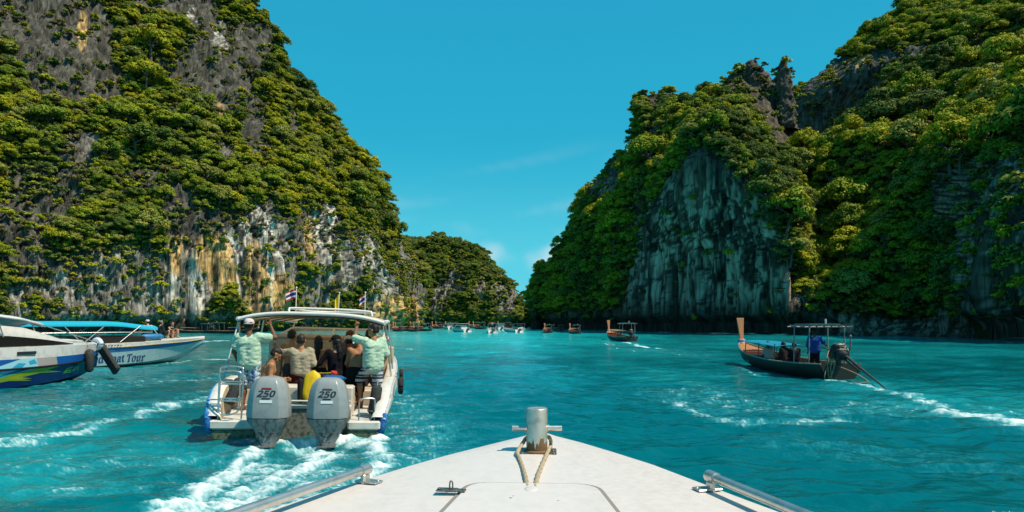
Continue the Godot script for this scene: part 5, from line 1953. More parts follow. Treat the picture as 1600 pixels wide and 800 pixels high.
	p = person("person in black rash guard and black cap reaching down with an open hand", T * Vector3(0.52, deck, -1.45), turn + 0.55, 1.66, {"el_l": Vector3(-0.34, 1.16, -0.06), "wr_l": Vector3(-0.50, 1.00, -0.14), "el_r": Vector3(0.23, 1.12, 0.06), "wr_r": Vector3(0.24, 0.88, 0.0), "gaze": Vector2(0.3, -0.1)},
		{"skin": tan_, "slim": true, "shirt": Color(0.010, 0.010, 0.012), "loose": 0.010, "sleeve": 1.75, "hem": 0.8, "shorts": Color(0.012, 0.012, 0.014), "shorts_len": 1.6, "cap": Color(0.012, 0.012, 0.014), "hair_style": "long"})
	p = person("tanned man without shirt in black shorts leaning over, dark mark on his back", T * Vector3(0.92, deck, -1.30), turn + 0.1, 1.74, {"waist": Vector3(0.02, 1.06, -0.02), "chest": Vector3(0.08, 1.27, -0.08), "neck": Vector3(0.10, 1.42, -0.13), "head": Vector3(0.06, 1.55, -0.19), "sh_l": Vector3(-0.10, 1.37, -0.10), "sh_r": Vector3(0.26, 1.36, -0.06), "el_l": Vector3(-0.17, 1.10, -0.14), "wr_l": Vector3(-0.10, 0.92, -0.28), "el_r": Vector3(0.34, 1.10, -0.02), "wr_r": Vector3(0.32, 0.92, -0.18), "gaze": Vector2(0.35, -0.25)},
		{"skin": Color(0.30, 0.135, 0.065), "shorts": Color(0.012, 0.012, 0.014), "shorts_loose": 0.022, "shorts_len": 0.8})
	var tat := Shape.new(Color(0.07, 0.045, 0.035))
	tat.ball(Vector3(0.155, 1.29, 0.035), Vector3(0.040, 0.085, 0.012), 12, Basis(Vector3.UP, 0.35))
	build(tat, "tattoo", M.skin, p)
	p = person("person in grey shirt and pale cap bending forward under the canopy", T * Vector3(0.78, deck, -2.45), turn + 0.5, 1.72, {"chest": Vector3(0, 1.26, -0.10), "neck": Vector3(0, 1.39, -0.19), "head": Vector3(0, 1.51, -0.28), "sh_l": Vector3(-0.175, 1.34, -0.14), "sh_r": Vector3(0.175, 1.34, -0.14), "wr_l": Vector3(-0.2, 0.95, -0.35), "el_l": Vector3(-0.23, 1.10, -0.18), "gaze": Vector2(0, -0.3)},
		{"skin": brown, "shirt": Color(0.075, 0.08, 0.085), "sleeve": 0.9, "shorts": Color(0.05, 0.22, 0.28), "cap": Color(0.50, 0.53, 0.58)})
	p = person("brown-haired person far under the canopy near the bulkhead", T * Vector3(0.62, deck, -3.4), turn - 0.4, 1.74, {"gaze": Vector2(-0.4, 0)}, {"skin": tan_, "shirt": Color(0.08, 0.10, 0.16), "hair": Color(0.07, 0.03, 0.015), "shorts": Color(0.04, 0.04, 0.05), "cell": 0.025})
	p = person("dark-haired person in dark green shirt behind the striped-shorts crewman", T * Vector3(1.12, deck, -2.5), turn, 1.80, {"gaze": Vector2(0.2, 0)}, {"skin": brown, "shirt": Color(0.04, 0.10, 0.035), "shorts": Color(0.04, 0.04, 0.05), "cell": 0.025})

# ---------------------------------------------------------------- the speedboats moored abeam

func poly_image(w: int, h: int, back: Color, shapes: Array) -> ImageTexture:
	var im := Image.create(w, h, false, Image.FORMAT_RGB8)
	im.fill(back)
	for q in shapes:
		var pts := PackedVector2Array()
		for p in q[1]: pts.append(Vector2(p[0] * w, p[1] * h))
		var lo := pts[0]
		var hi := pts[0]
		for p in pts:
			lo = lo.min(p)
			hi = hi.max(p)
		for y in range(maxi(int(lo.y), 0), mini(int(hi.y) + 1, h)):
			for x in range(maxi(int(lo.x), 0), mini(int(hi.x) + 1, w)):
				if Geometry2D.is_point_in_polygon(Vector2(x + 0.5, y + 0.5), pts): im.set_pixel(x, y, q[0])
	return ImageTexture.create_from_image(im)

func build_side_boats() -> void:
	# the nearer boat: blue hull with bright graphics, white cabin; its bow is the origin, -z ahead
	var a := thing("speedboat", "white cabin speedboat with painted blue hull and big black bow fenders", "speedboat", Vector3(-16.3, 0.0, -24.9), -0.36)
	var white := Color(0.60, 0.59, 0.57)
	var st := finer([
		[7.5, [[0, -0.35], [1.25, 0.0], [1.42, 0.62], [1.50, 0.98], [1.52, 1.36]]],
		[5.0, [[0, -0.35], [1.25, 0.02], [1.42, 0.64], [1.50, 0.98], [1.52, 1.36]]],
		[3.0, [[0, -0.30], [1.12, 0.06], [1.32, 0.66], [1.40, 0.98], [1.42, 1.36]]],
		[1.6, [[0, -0.15], [0.72, 0.16], [0.95, 0.70], [1.04, 1.0], [1.08, 1.36]]],
		[0.6, [[0, 0.10], [0.30, 0.36], [0.48, 0.78], [0.56, 1.03], [0.62, 1.36]]],
		[-0.15, [[0, 0.50], [0.03, 0.68], [0.05, 0.92], [0.07, 1.10], [0.10, 1.36]]],
	], 36)
	var s := Shape.new(Color(0.01, 0.035, 0.14)); hull_sides(s, st, 0, 1); build(s, "bottom", M.paint, a)
	var navy := Color(0.045, 0.12, 0.36)
	var art := poly_image(1024, 256, navy, [
		[Color(0.16, 0.45, 0.62), [[0.0, 0.0], [0.46, 0.0], [0.30, 0.42], [0.12, 0.78], [0.0, 0.86]]],
		[Color(0.06, 0.20, 0.45), [[0.05, 0.60], [0.13, 0.22], [0.20, 0.14], [0.18, 0.55], [0.09, 0.72]]],
		[Color(0.06, 0.20, 0.45), [[0.23, 0.10], [0.31, 0.06], [0.29, 0.36], [0.22, 0.42]]],
		[Color(0.42, 0.70, 0.78), [[0.0, 0.42], [0.16, 0.10], [0.24, 0.02], [0.21, 0.14], [0.10, 0.42], [0.0, 0.58]]],
		[Color(0.42, 0.70, 0.78), [[0.20, 0.30], [0.26, 0.08], [0.28, 0.10], [0.23, 0.38]]],
		[Color(0.42, 0.70, 0.78), [[0.33, 0.04], [0.42, 0.02], [0.34, 0.26], [0.32, 0.28]]],
		[Color(0.22, 0.60, 0.68), [[0.0, 0.80], [0.28, 0.46], [0.50, 0.0], [0.56, 0.0], [0.34, 0.48], [0.0, 0.92]]],
		[Color(0.47, 0.60, 0.10), [[0.0, 0.90], [0.30, 0.50], [0.42, 0.22], [0.55, 0.02], [0.70, 0.0], [0.58, 0.22], [0.68, 0.46], [0.54, 0.34], [0.42, 0.52], [0.50, 0.74], [0.38, 0.62], [0.24, 0.76], [0.30, 0.92], [0.20, 0.88], [0.0, 1.0]]],
		[Color(0.62, 0.62, 0.08), [[0.36, 0.46], [0.46, 0.30], [0.42, 0.44], [0.50, 0.62], [0.40, 0.54]]],
		[Color(0.58, 0.52, 0.06), [[0.14, 0.86], [0.24, 0.72], [0.30, 0.88], [0.2, 0.84]]],
		[Color(0.30, 0.55, 0.15), [[0.695, 0.62], [0.715, 0.30], [0.765, 0.24], [0.760, 0.34], [0.730, 0.38], [0.728, 0.44], [0.755, 0.42], [0.750, 0.52], [0.723, 0.54], [0.720, 0.60], [0.760, 0.58], [0.755, 0.68]]],
		[Color(0.30, 0.55, 0.15), [[0.765, 0.62], [0.780, 0.34], [0.795, 0.34], [0.792, 0.40], [0.810, 0.32], [0.825, 0.36], [0.815, 0.62], [0.800, 0.62], [0.807, 0.42], [0.788, 0.50], [0.782, 0.62]]],
	])
	s = Shape.new(); s.uvs = true
	for side in [-1.0, 1.0]:
		s.smooth(true)
		for i in st.size() - 1:
			var u0 := clampf((6.2 - st[i][0]) / 6.4, 0.0, 1.0)
			var u1 := clampf((6.2 - st[i + 1][0]) / 6.4, 0.0, 1.0)
			var p := []
			for k in [[i, 1, u0, 1.0], [i + 1, 1, u1, 1.0], [i + 1, 2, u1, 0.0], [i, 2, u0, 0.0]]:
				p.append([Vector3(st[k[0]][1][k[1]][0] * side, st[k[0]][1][k[1]][1], st[k[0]][0]), Vector2(k[2], k[3])])
			if side < 0: p.reverse()
			for k in [0, 2, 1, 0, 3, 2]: s.vert(p[k][0], p[k][1])
	var am := mat(Color.WHITE, 0.3)
	am.albedo_texture = art
	build(s, "painted_side", am, a)
	var band := poly_image(512, 64, Color(0.10, 0.36, 0.66), [
		[Color(0.74, 0.66, 0.64), [[0.50, 0.0], [0.62, 0.0], [0.64, 1.0], [0.50, 1.0]]],
		[Color(0.66, 0.86, 0.92), [[0.26, 1.0], [0.42, 0.0], [0.50, 0.0], [0.52, 1.0]]],
		[Color(0.20, 0.66, 0.80), [[0.38, 0.9], [0.41, 0.4], [0.45, 0.5], [0.43, 0.95]]],
		[Color(0.20, 0.66, 0.80), [[0.46, 0.3], [0.49, 0.1], [0.51, 0.6], [0.47, 0.7]]],
	])
	s = Shape.new(); s.uvs = true
	for side in [-1.0, 1.0]:
		s.smooth(true)
		for i in st.size() - 1:
			var u0 := clampf((6.2 - st[i][0]) / 6.4, 0.0, 1.0)
			var u1 := clampf((6.2 - st[i + 1][0]) / 6.4, 0.0, 1.0)
			var p := []
			for k in [[i, 2, u0, 1.0], [i + 1, 2, u1, 1.0], [i + 1, 3, u1, 0.0], [i, 3, u0, 0.0]]:
				p.append([Vector3(st[k[0]][1][k[1]][0] * side, st[k[0]][1][k[1]][1], st[k[0]][0]), Vector2(k[2], k[3])])
			if side < 0: p.reverse()
			for k in [0, 2, 1, 0, 3, 2]: s.vert(p[k][0], p[k][1])
	var bm := mat(Color.WHITE, 0.3)
	bm.albedo_texture = band
	build(s, "upper_stripe", bm, a)
	hull_band(st, 3, 4, white, "topside", M.hull_white, a)
	for side in [-1.0, 1.0]:
		var path := []
		for q in st: path.append(Vector3(q[1][2][0] * side * 1.01, q[1][2][1], q[0]))
		s = Shape.new(Color(0.012, 0.014, 0.02)); s.tube(path, 0.035, 8); build(s, "rub_rail", M.rubber, a)
	s = Shape.new(white)
	var deck := []
	for q in st:
		var row := []
		for k in 9: row.append(Vector3(lerpf(q[1][4][0], -q[1][4][0], k / 8.0), q[1][4][1] + 0.05 * (1.0 - pow(k / 4.0 - 1.0, 2.0)), q[0]))
		deck.append(row)
	s.smooth(true); s.sheet(deck)
	build(s, "foredeck", M.hull_white, a)
	# raked cabin with long dark windows
	s = Shape.new(Color(0.50, 0.49, 0.46))
	var rings := []
	for q in [[0.9, 0.45, 1.40], [2.0, 0.95, 1.70], [3.2, 1.20, 2.05], [4.4, 1.30, 2.28], [5.6, 1.32, 2.32], [7.4, 1.32, 2.32]]:
		rings.append([Vector3(q[1] + 0.08, 1.34, q[0]), Vector3(q[1] + 0.04, lerpf(1.34, q[2], 0.5), q[0]), Vector3(q[1] - 0.12, q[2] - 0.05, q[0]), Vector3(q[1] - 0.3, q[2], q[0]), Vector3(-q[1] + 0.3, q[2], q[0]), Vector3(-q[1] + 0.12, q[2] - 0.05, q[0]), Vector3(-q[1] - 0.04, lerpf(1.34, q[2], 0.5), q[0]), Vector3(-q[1] - 0.08, 1.34, q[0])])
	s.loft(rings, true, true)
	build(s, "cabin", M.hull_white, a)
	for side in [-1.0, 1.0]:
		s = Shape.new(Color(0.012, 0.014, 0.015))
		var hi := []
		var lo := []
		for k in 15:
			var z := lerpf(1.25, 7.3, k / 14.0)
			var f := (z - 0.9) / 5.0
			var w := between([[0.9, 0.45], [2.0, 0.95], [3.2, 1.20], [4.4, 1.30], [7.4, 1.32]], z, 1)
			var tall := between([[0.9, 1.40], [2.0, 1.70], [3.2, 2.05], [4.4, 2.28], [7.4, 2.32]], z, 1)
			var y1 := 1.40 + minf(0.36, 0.02 + f * 0.55)
			var x1 := w + 0.08 - 0.04 * (y1 - 1.34) / maxf((tall - 1.34) * 0.5, 0.05)
			lo.append(Vector3(side * (w + 0.10), 1.39, z))
			hi.append(Vector3(side * (x1 + 0.035), minf(y1, lerpf(1.34, tall, 0.48)), z))
		if side > 0:
			var q := lo
			lo = hi
			hi = q
		s.smooth(true); s.sheet([lo, hi])
		build(s, "window", M.gloss, a)
	s = Shape.new(Color(0.62, 0.62, 0.61))
	rings = []
	for q in [[2.35, 0.70, 2.20], [2.5, 1.0, 2.24], [3.3, 1.25, 2.42], [4.4, 1.42, 2.56], [5.6, 1.46, 2.58], [7.5, 1.46, 2.55]]:
		var ring := []
		for k in 9: ring.append(Vector3(lerpf(q[1], -q[1], k / 8.0), q[2] - 0.12 * pow(absf(k / 4.0 - 1.0), 3.0), q[0]))
		for k in 9: ring.append(Vector3(lerpf(-q[1], q[1], k / 8.0) * 0.985, q[2] - 0.075 - 0.11 * pow(absf(k / 4.0 - 1.0), 3.0), q[0]))
		rings.append(ring)
	s.loft(rings, true, true)
	build(s, "roof", M.hull_white, a)
	for q in [[4.2, 1.36, 2.44], [6.6, 1.38, 2.45], [2.9, 0.95, 2.26]]:
		s = Shape.new(); s.tube([Vector3(q[1], 1.7, q[0] - 0.2), Vector3(q[1], q[2], q[0])], 0.024, 8); s.tube([Vector3(-q[1], 1.7, q[0] - 0.2), Vector3(-q[1], q[2], q[0])], 0.024, 8); build(s, "roof_post", M.steel, a)
	s = Shape.new(); s.tube([Vector3(1.0, 2.5, 4.8), Vector3(1.02, 3.0, 5.6)], 0.012, 6); build(s, "aerial", M.steel, a)
	s = Shape.new(); s.tube([Vector3(1.02, 2.18, 2.8), Vector3(0.62, 1.60, 0.8), Vector3(0.30, 1.38, 0.0)], 0.018, 8); build(s, "bow_rail", M.steel, a)
	s = Shape.new(Color(0.02, 0.022, 0.024)); s.box(Vector3(1.47, 1.17, 3.35), Vector3(0.03, 0.10, 0.62), 0.008, Basis(Vector3.UP, 0.06)); build(s, "name_plate", M.paint, a)
	s = Shape.new(Color(0.3, 0.3, 0.3))
	for k in 16: s.box(Vector3(1.475 + 0.002 * k, 1.17, 4.05 + k * 0.10), Vector3(0.02, 0.045 + 0.02 * (k % 3), 0.05), 0.004)
	var tiny := build(s, "small_lettering", M.paint, a)
	tiny.set_meta("kind", "stuff")
	var T := a.transform
	var f1 := thing("bow_fender", "long black slab fender slung across the blue bow", "fender")
	s = Shape.new(Color(0.05, 0.05, 0.048))
	s.box(T * Vector3(0.42, 0.95, -0.20), Vector3(0.40, 1.9, 0.18), 0.05, Basis(Vector3.UP, -0.4) * Basis(Vector3.BACK, 0.78))
	build(s, "pad", M.rubber, f1)
	s = Shape.new(Color(0.62, 0.63, 0.64)); s.tube([T * Vector3(0.55, 1.30, 0.3), T * Vector3(0.52, 1.42, 0.2)], 0.012, 6); build(s, "strap", M.rubber, f1)
	var f2 := thing("bow_fender", "worn black cylinder fender hanging by the slab fender on the blue bow", "fender")
	s = Shape.new(Color(0.06, 0.055, 0.05))
	var up: Vector3 = T * Vector3(0.80, 1.18, 0.72)
	s.tube([up, up + Vector3(0, -0.05, 0), up + Vector3(0, -0.2, 0), up + Vector3(0, -0.78, 0.02), up + Vector3(0, -0.86, 0.02)], [0.05, 0.13, 0.145, 0.145, 0.06], 14)
	build(s, "body", worn(vmat(0.85), 88, 4.0, 0.3, 0.6), f2)
	s = Shape.new(Color(0.3, 0.28, 0.25)); s.tube([up, T * Vector3(0.62, 1.42, 0.7)], 0.015, 6); build(s, "lanyard", M.rubber, f2)
	var f3 := thing("buoy", "white ring buoy on the bow behind the slab fender", "buoy")
	s = Shape.new(Color(0.55, 0.62, 0.70))
	var pts := []
	for k in 17: pts.append(T * Vector3(0.10 + cos(TAU * k / 16) * 0.20, 1.34 + sin(TAU * k / 16) * 0.17, -0.10))
	s.tube(pts, 0.095, 12, false)
	build(s, "ring", M.gloss, f3)
	side_boat_far()

func side_boat_far() -> void:
	var b := thing("speedboat", "pale tour speedboat with turquoise awning and lettering along its side", "speedboat", Vector3(-17.4, 0.0, -36.2), -0.75)
	var white := Color(0.62, 0.60, 0.55)
	var st := finer([
		[10.5, [[0, -0.35], [1.25, 0.0], [1.42, 0.60], [1.48, 0.86], [1.50, 1.06]]],
		[7.0, [[0, -0.35], [1.25, 0.02], [1.42, 0.62], [1.48, 0.88], [1.50, 1.08]]],
		[4.5, [[0, -0.32], [1.14, 0.08], [1.34, 0.70], [1.42, 0.95], [1.44, 1.14]]],
		[2.6, [[0, -0.15], [0.74, 0.22], [1.02, 0.84], [1.14, 1.06], [1.18, 1.22]]],
		[1.2, [[0, 0.22], [0.34, 0.56], [0.60, 0.98], [0.72, 1.14], [0.78, 1.28]]],
		[0.0, [[0, 1.00], [0.01, 1.10], [0.02, 1.18], [0.03, 1.24], [0.04, 1.33]]],
	], 36)
	var s := Shape.new(Color(0.30, 0.40, 0.40)); hull_sides(s, st, 0, 1); build(s, "bottom", M.hull_white, b)
	hull_band(st, 1, 2, Color(0.42, 0.54, 0.55), "lettered_side", M.hull_white, b)
	hull_band(st, 2, 3, Color(0.03, 0.12, 0.33), "blue_stripe", M.paint, b)
	hull_band(st, 3, 4, white, "topside", M.hull_white, b)
	s = Shape.new(white)
	var deck := []
	for q in st:
		var row := []
		for k in 9: row.append(Vector3(lerpf(q[1][4][0], -q[1][4][0], k / 8.0), q[1][4][1] + 0.07 * (1.0 - pow(k / 4.0 - 1.0, 2.0)), q[0]))
		deck.append(row)
	s.smooth(true); s.sheet(deck)
	build(s, "foredeck", M.hull_white, b)
	for side in [-1.0, 1.0]:
		var path := []
		for q in st: path.append(Vector3(q[1][3][0] * side * 1.01, q[1][3][1], q[0]))
		s = Shape.new(Color(0.5, 0.40, 0.16)); s.tube(path, 0.022, 8); build(s, "rub_rail", M.rubber, b)
	# words on the flare of the bow
	var blue_ink := mat(Color(0.02, 0.05, 0.16), 0.5)
	var sf := SystemFont.new()
	sf.font_names = PackedStringArray(["Droid Serif"])
	sf.font_weight = 700
	var pen := 6.4
	var words := "Speed Boat Tour"
	for ch in words:
		var wide: float = sf.get_string_size(ch, HORIZONTAL_ALIGNMENT_LEFT, -1, 64).x * 0.40 / 46.0 * 0.66 if ch != " " else 0.09
		if ch != " ":
			var p0 := on_side(st, pen, 0.36)
			var p1 := on_side(st, pen - wide, 0.40)
			var p2 := on_side(st, pen, 0.66)
			var along := (p1 - p0).normalized()
			var up := (p2 - p0).normalized()
			var out := along.cross(up).normalized()
			lettering(ch, 0.40, blue_ink, b, Transform3D(Basis(along, out.cross(along).normalized(), out), (p0 + p1) * 0.5 + out * 0.012).scaled_local(Vector3(0.70, 1, 1)), "Droid Serif", true, 0.28, "letter")
		pen -= wide
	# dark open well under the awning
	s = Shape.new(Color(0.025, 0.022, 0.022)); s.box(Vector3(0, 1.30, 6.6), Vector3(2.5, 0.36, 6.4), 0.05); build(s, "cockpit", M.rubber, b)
	var over := []
	var under := []
	for i in 13:
		var z := 2.7 + i * 0.55
		var ro := []
		var ru := []
		for k in 11:
			var u := k / 5.0 - 1.0
			var y := 2.02 + 0.22 * smoothstep(0.0, 4.0, i) - 0.13 * u * u
			ro.append(Vector3(-u * (0.85 + 0.5 * smoothstep(0.0, 3.0, i)), y, z))
			ru.append(Vector3(u * (0.85 + 0.5 * smoothstep(0.0, 3.0, i)), y - 0.05, z))
		over.append(ro)
		under.append(ru)
	s = Shape.new(Color(0.02, 0.36, 0.50)); s.smooth(true); s.sheet(over); s.sheet(under)
	for i in 12:
		for e in [0, 10]:
			var a0: Vector3 = over[i][e]
			var a1: Vector3 = over[i + 1][e]
			s.quad(a0, a1, a1 + Vector3(0, -0.13, 0), a0 + Vector3(0, -0.13, 0))
	build(s, "awning", M.cloth, b)
	for side in [-1, 1]:
		for q in [[3.0, 0.85, 1.95, 2.6, 1.05, 1.3], [3.6, 1.15, 2.0, 4.6, 1.38, 1.2], [5.2, 1.3, 2.05, 6.2, 1.42, 1.15], [7.0, 1.3, 2.08, 6.2, 1.42, 1.15], [8.6, 1.3, 2.08, 8.2, 1.42, 1.15]]:
			s = Shape.new(); s.tube([Vector3(q[1] * side, q[2], q[0]), Vector3(q[4] * side, q[5], q[3])], 0.026, 8); build(s, "awning_post", M.steel, b)
		s = Shape.new(); s.tube([Vector3(1.0 * side, 1.66, 3.0), Vector3(1.36 * side, 1.68, 4.6), Vector3(1.4 * side, 1.68, 8.6)], 0.02, 8); build(s, "side_rail", M.steel, b)
	s = Shape.new(Color(0.38, 0.40, 0.39)); s.box(Vector3(1.40, 1.26, 6.9), Vector3(0.18, 0.28, 1.5), 0.10, Basis(Vector3.RIGHT, -0.06)); build(s, "cushion", M.vinyl, b)
	s = Shape.new(Color(0.04, 0.05, 0.09))
	for k in 11: s.box(Vector3(1.515, 1.03, 4.6 + k * 0.13), Vector3(0.02, 0.05 + 0.025 * (k % 2), 0.07), 0.004)
	build(s, "registration_number", M.paint, b).set_meta("kind", "stuff")
	var T := b.transform
	var fl := thing("fender", "blue cylinder fender lying on the pale speedboat's deck edge", "fender")
	s = Shape.new(Color(0.02, 0.16, 0.34))
	s.tube([T * Vector3(1.02, 1.42, 3.6), T * Vector3(1.02, 1.42, 3.5), T * Vector3(1.0, 1.42, 3.3), T * Vector3(0.92, 1.42, 2.6), T * Vector3(0.9, 1.42, 2.45)], [0.05, 0.14, 0.16, 0.16, 0.06], 14)
	build(s, "body", M.vinyl, fl)
	s = Shape.new(Color(0.5, 0.45, 0.38)); s.tube([T * Vector3(1.02, 1.42, 3.6), T * Vector3(1.1, 1.30, 3.9)], 0.015, 6); build(s, "lanyard", M.rubber, fl)
	# people on its bow
	var tan_ := Color(0.45, 0.24, 0.15)
	person("long-haired person in black swimsuit sitting on the pale bow, arm on raised knee", T * Vector3(0.05, 1.34, 1.75), -2.0, 1.66, with(sit(), {"ankle_l": Vector3(-0.16, 0.06, -0.30), "ankle_r": Vector3(0.16, 0.06, -0.30), "toe_l": Vector3(-0.18, 0.03, -0.44), "toe_r": Vector3(0.18, 0.03, -0.44), "knee_l": Vector3(-0.15, 0.42, -0.32), "knee_r": Vector3(0.15, 0.42, -0.32), "el_r": Vector3(0.24, 0.46, -0.18), "wr_r": Vector3(0.22, 0.46, -0.42), "el_l": Vector3(-0.26, 0.32, 0.14), "wr_l": Vector3(-0.28, 0.06, 0.22)}),
		{"skin": tan_, "slim": true, "hair_style": "long", "shirt": Color(0.01, 0.01, 0.012), "loose": 0.006, "sleeve": 0.05, "shorts": Color(0.01, 0.01, 0.012), "shorts_len": 0.15, "shorts_loose": 0.005, "cell": 0.025})
	person("person in dark top and grey cap seated low on the pale bow", T * Vector3(0.15, 1.34, 2.35), -0.5, 1.74, with(sit(), {"ankle_l": Vector3(-0.2, 0.06, -0.3), "ankle_r": Vector3(0.2, 0.06, -0.3), "toe_l": Vector3(-0.22, 0.03, -0.44), "toe_r": Vector3(0.22, 0.03, -0.44), "knee_l": Vector3(-0.24, 0.36, -0.34), "knee_r": Vector3(0.24, 0.36, -0.34)}),
		{"skin": tan_, "shirt": Color(0.022, 0.028, 0.034), "loose": 0.04, "hem": 1.0, "sleeve": 1.0, "shorts": Color(0.03, 0.03, 0.035), "cap": Color(0.16, 0.20, 0.20), "cell": 0.025})
	person("sunburnt person in pale hat leaning at the front of the turquoise awning", T * Vector3(0.45, 1.40, 3.05), 0.9, 1.70, sit(), {"skin": Color(0.60, 0.28, 0.17), "shorts": Color(0.5, 0.5, 0.5), "cap": Color(0.66, 0.50, 0.48), "cell": 0.025})

# the point of a hull's side (between its second and third line) at that length and height
func on_side(st: Array, z: float, y: float) -> Vector3:
	for i in st.size() - 1:
		if z <= st[i][0] and z >= st[i + 1][0]:
			var t: float = (z - st[i][0]) / (st[i + 1][0] - st[i][0])
			var a := Vector2(st[i][1][1][0], st[i][1][1][1]).lerp(Vector2(st[i + 1][1][1][0], st[i + 1][1][1][1]), t)
			var c := Vector2(st[i][1][2][0], st[i][1][2][1]).lerp(Vector2(st[i + 1][1][2][0], st[i + 1][1][2][1]), t)
			return Vector3(lerpf(a.x, c.x, (y - a.y) / (c.y - a.y)), y, z)
	return Vector3.ZERO

# ---------------------------------------------------------------- longtail boats

# origin amidships on the waterline, -z ahead; `full` adds what can be seen close by
func longtail(label: String, where: Vector3, turn: float, size: float, awning: Color, full: bool) -> Node3D:
	var o := thing("longtail_boat", label, "longtail boat", where, turn, "" if full else "longtail boats")
	o.scale = Vector3.ONE * size
	var wood: Material = M.wood
	var st := finer([
		[4.9, [[0, -0.20], [0.55, 0.02], [0.74, 0.36], [0.78, 0.58], [0.70, 0.585]]],
		[3.2, [[0, -0.25], [0.66, -0.02], [0.88, 0.30], [0.93, 0.52], [0.85, 0.525]]],
		[0.8, [[0, -0.28], [0.70, -0.02], [0.94, 0.28], [1.0, 0.50], [0.92, 0.505]]],
		[-1.6, [[0, -0.24], [0.64, 0.02], [0.88, 0.34], [0.96, 0.60], [0.88, 0.605]]],
		[-3.4, [[0, -0.02], [0.38, 0.22], [0.60, 0.50], [0.70, 0.78], [0.62, 0.785]]],
		[-4.6, [[0, 0.42], [0.14, 0.58], [0.26, 0.78], [0.34, 1.00], [0.27, 1.005]]],
		[-5.1, [[0, 0.82], [0.02, 0.90], [0.04, 1.02], [0.06, 1.14], [0.02, 1.15]]],
	], 30 if full else 14)
	var s := Shape.new(Color(0.026, 0.024, 0.019)); hull_sides(s, st, 0, 3)
	s.smooth(false)
	var q: Array = st[0][1]
	s.quad(Vector3(-q[3][0], q[3][1], st[0][0]), Vector3(q[3][0], q[3][1], st[0][0]), Vector3(q[1][0], q[1][1], st[0][0]), Vector3(-q[1][0], q[1][1], st[0][0]))
	s.tri(Vector3(-q[1][0], q[1][1], st[0][0]), Vector3(q[1][0], q[1][1], st[0][0]), Vector3(0, q[0][1], st[0][0]))
	build(s, "hull", wood, o)
	for side in [-1.0, 1.0]:
		s = Shape.new(Color(0.34, 0.13, 0.045))
		s.smooth(true)
		var rows := []
		for r in st:
			var row := [Vector3(r[1][4][0] * side, r[1][4][1], r[0]), Vector3(r[1][2][0] * 0.90 * side, r[1][2][1], r[0]), Vector3(r[1][1][0] * 0.80 * side, maxf(r[1][1][1] + 0.06, 0.10), r[0])]
			if side < 0: row.reverse()
			rows.append(row)
		s.sheet(rows)
		build(s, "planking", wood, o)
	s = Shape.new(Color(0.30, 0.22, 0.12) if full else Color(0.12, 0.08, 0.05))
	var fl := []
	for r in st: fl.append([Vector3(-r[1][2][0] * 0.86, 0.13 + maxf(r[1][2][1] - 0.36, 0.0), r[0]), Vector3(r[1][2][0] * 0.86, 0.13 + maxf(r[1][2][1] - 0.36, 0.0), r[0])])
	s.smooth(true); s.sheet(fl); build(s, "floor", wood, o)
	for side in [-1.0, 1.0]:
		var path := []
		for r in st: path.append(Vector3((r[1][3][0] - 0.02) * side, r[1][3][1] + 0.01, r[0]))
		s = Shape.new(Color(0.30, 0.30, 0.25) if side < 0 else Color(0.40, 0.22, 0.10))
		s.tube(path, 0.035, 6)
		build(s, "gunwale", wood, o)
	# foredeck and tall prow board
	s = Shape.new(Color(0.48, 0.20, 0.065))
	var fd := []
	for r in st:
		if r[0] > -3.3: continue
		fd.append([Vector3(r[1][4][0], r[1][4][1] - 0.02, r[0]), Vector3(0, r[1][4][1] + 0.01, r[0]), Vector3(-r[1][4][0], r[1][4][1] - 0.02, r[0])])
	s.smooth(true); s.sheet(fd); build(s, "foredeck", wood, o)
	s = Shape.new(Color(0.30, 0.055, 0.02)); s.box(Vector3(0, 0.58, -3.2), Vector3(1.16, 0.30, 0.06), 0.01); build(s, "bow_board", wood, o)
	s = Shape.new(Color(0.52, 0.21, 0.075))
	var rings := []
	for r in [[0.80, 0.10, 0.10], [1.15, 0.085, 0.085], [1.5, 0.10, 0.07], [1.9, 0.135, 0.06], [2.36, 0.185, 0.05], [2.42, 0.185, 0.045]]:
		var z: float = -4.95 - (r[0] - 0.8) * 0.20
		rings.append([Vector3(r[1], r[0], z - r[2]), Vector3(r[1], r[0], z + r[2]), Vector3(-r[1], r[0], z + r[2]), Vector3(-r[1], r[0], z - r[2])].map(func(p): return p))
	for i in rings.size(): rings[i].reverse()
	s.loft(rings, true, false); build(s, "prow", wood, o)
	var k := 0
	for c in [Color(0.60, 0.58, 0.60), Color(0.50, 0.12, 0.22), Color(0.14, 0.30, 0.45), Color(0.62, 0.32, 0.40)]:
		s = Shape.new(c)
		var ring := []
		for i in 13: ring.append(Vector3(cos(TAU * i / 12) * (0.145 + 0.01 * (i % 2)), 1.08 + k * 0.055 + 0.025 * sin(i * 2.0 + k), -5.02 - k * 0.01 + sin(TAU * i / 12) * 0.14))
		s.tube(ring, 0.045, 6, false)
		s.tube([Vector3(0.10 - k * 0.05, 1.08, -4.88), Vector3(0.12 - k * 0.05, 0.84, -4.84)], 0.028, 6)
		build(s, "garland", M.cloth, o)
		k += 1
	# awning on four posts
	s = Shape.new(awning)
	var top := []
	var low := []
	for i in 9:
		var z := -2.6 + i * 0.44
		var ro := []
		var ru := []
		for m in 9:
			var u := m / 4.0 - 1.0
			var y := 1.30 - 0.05 * u * u - 0.02 * i * 0.8 + 0.012 * sin(i * 1.9 + u * 2.0)
			ro.append(Vector3(-u * 0.78, y, z))
			ru.append(Vector3(u * 0.78, y - 0.03, z))
		top.append(ro)
		low.append(ru)
	s.smooth(true); s.sheet(top); s.sheet(low)
	build(s, "awning", M.awning, o)
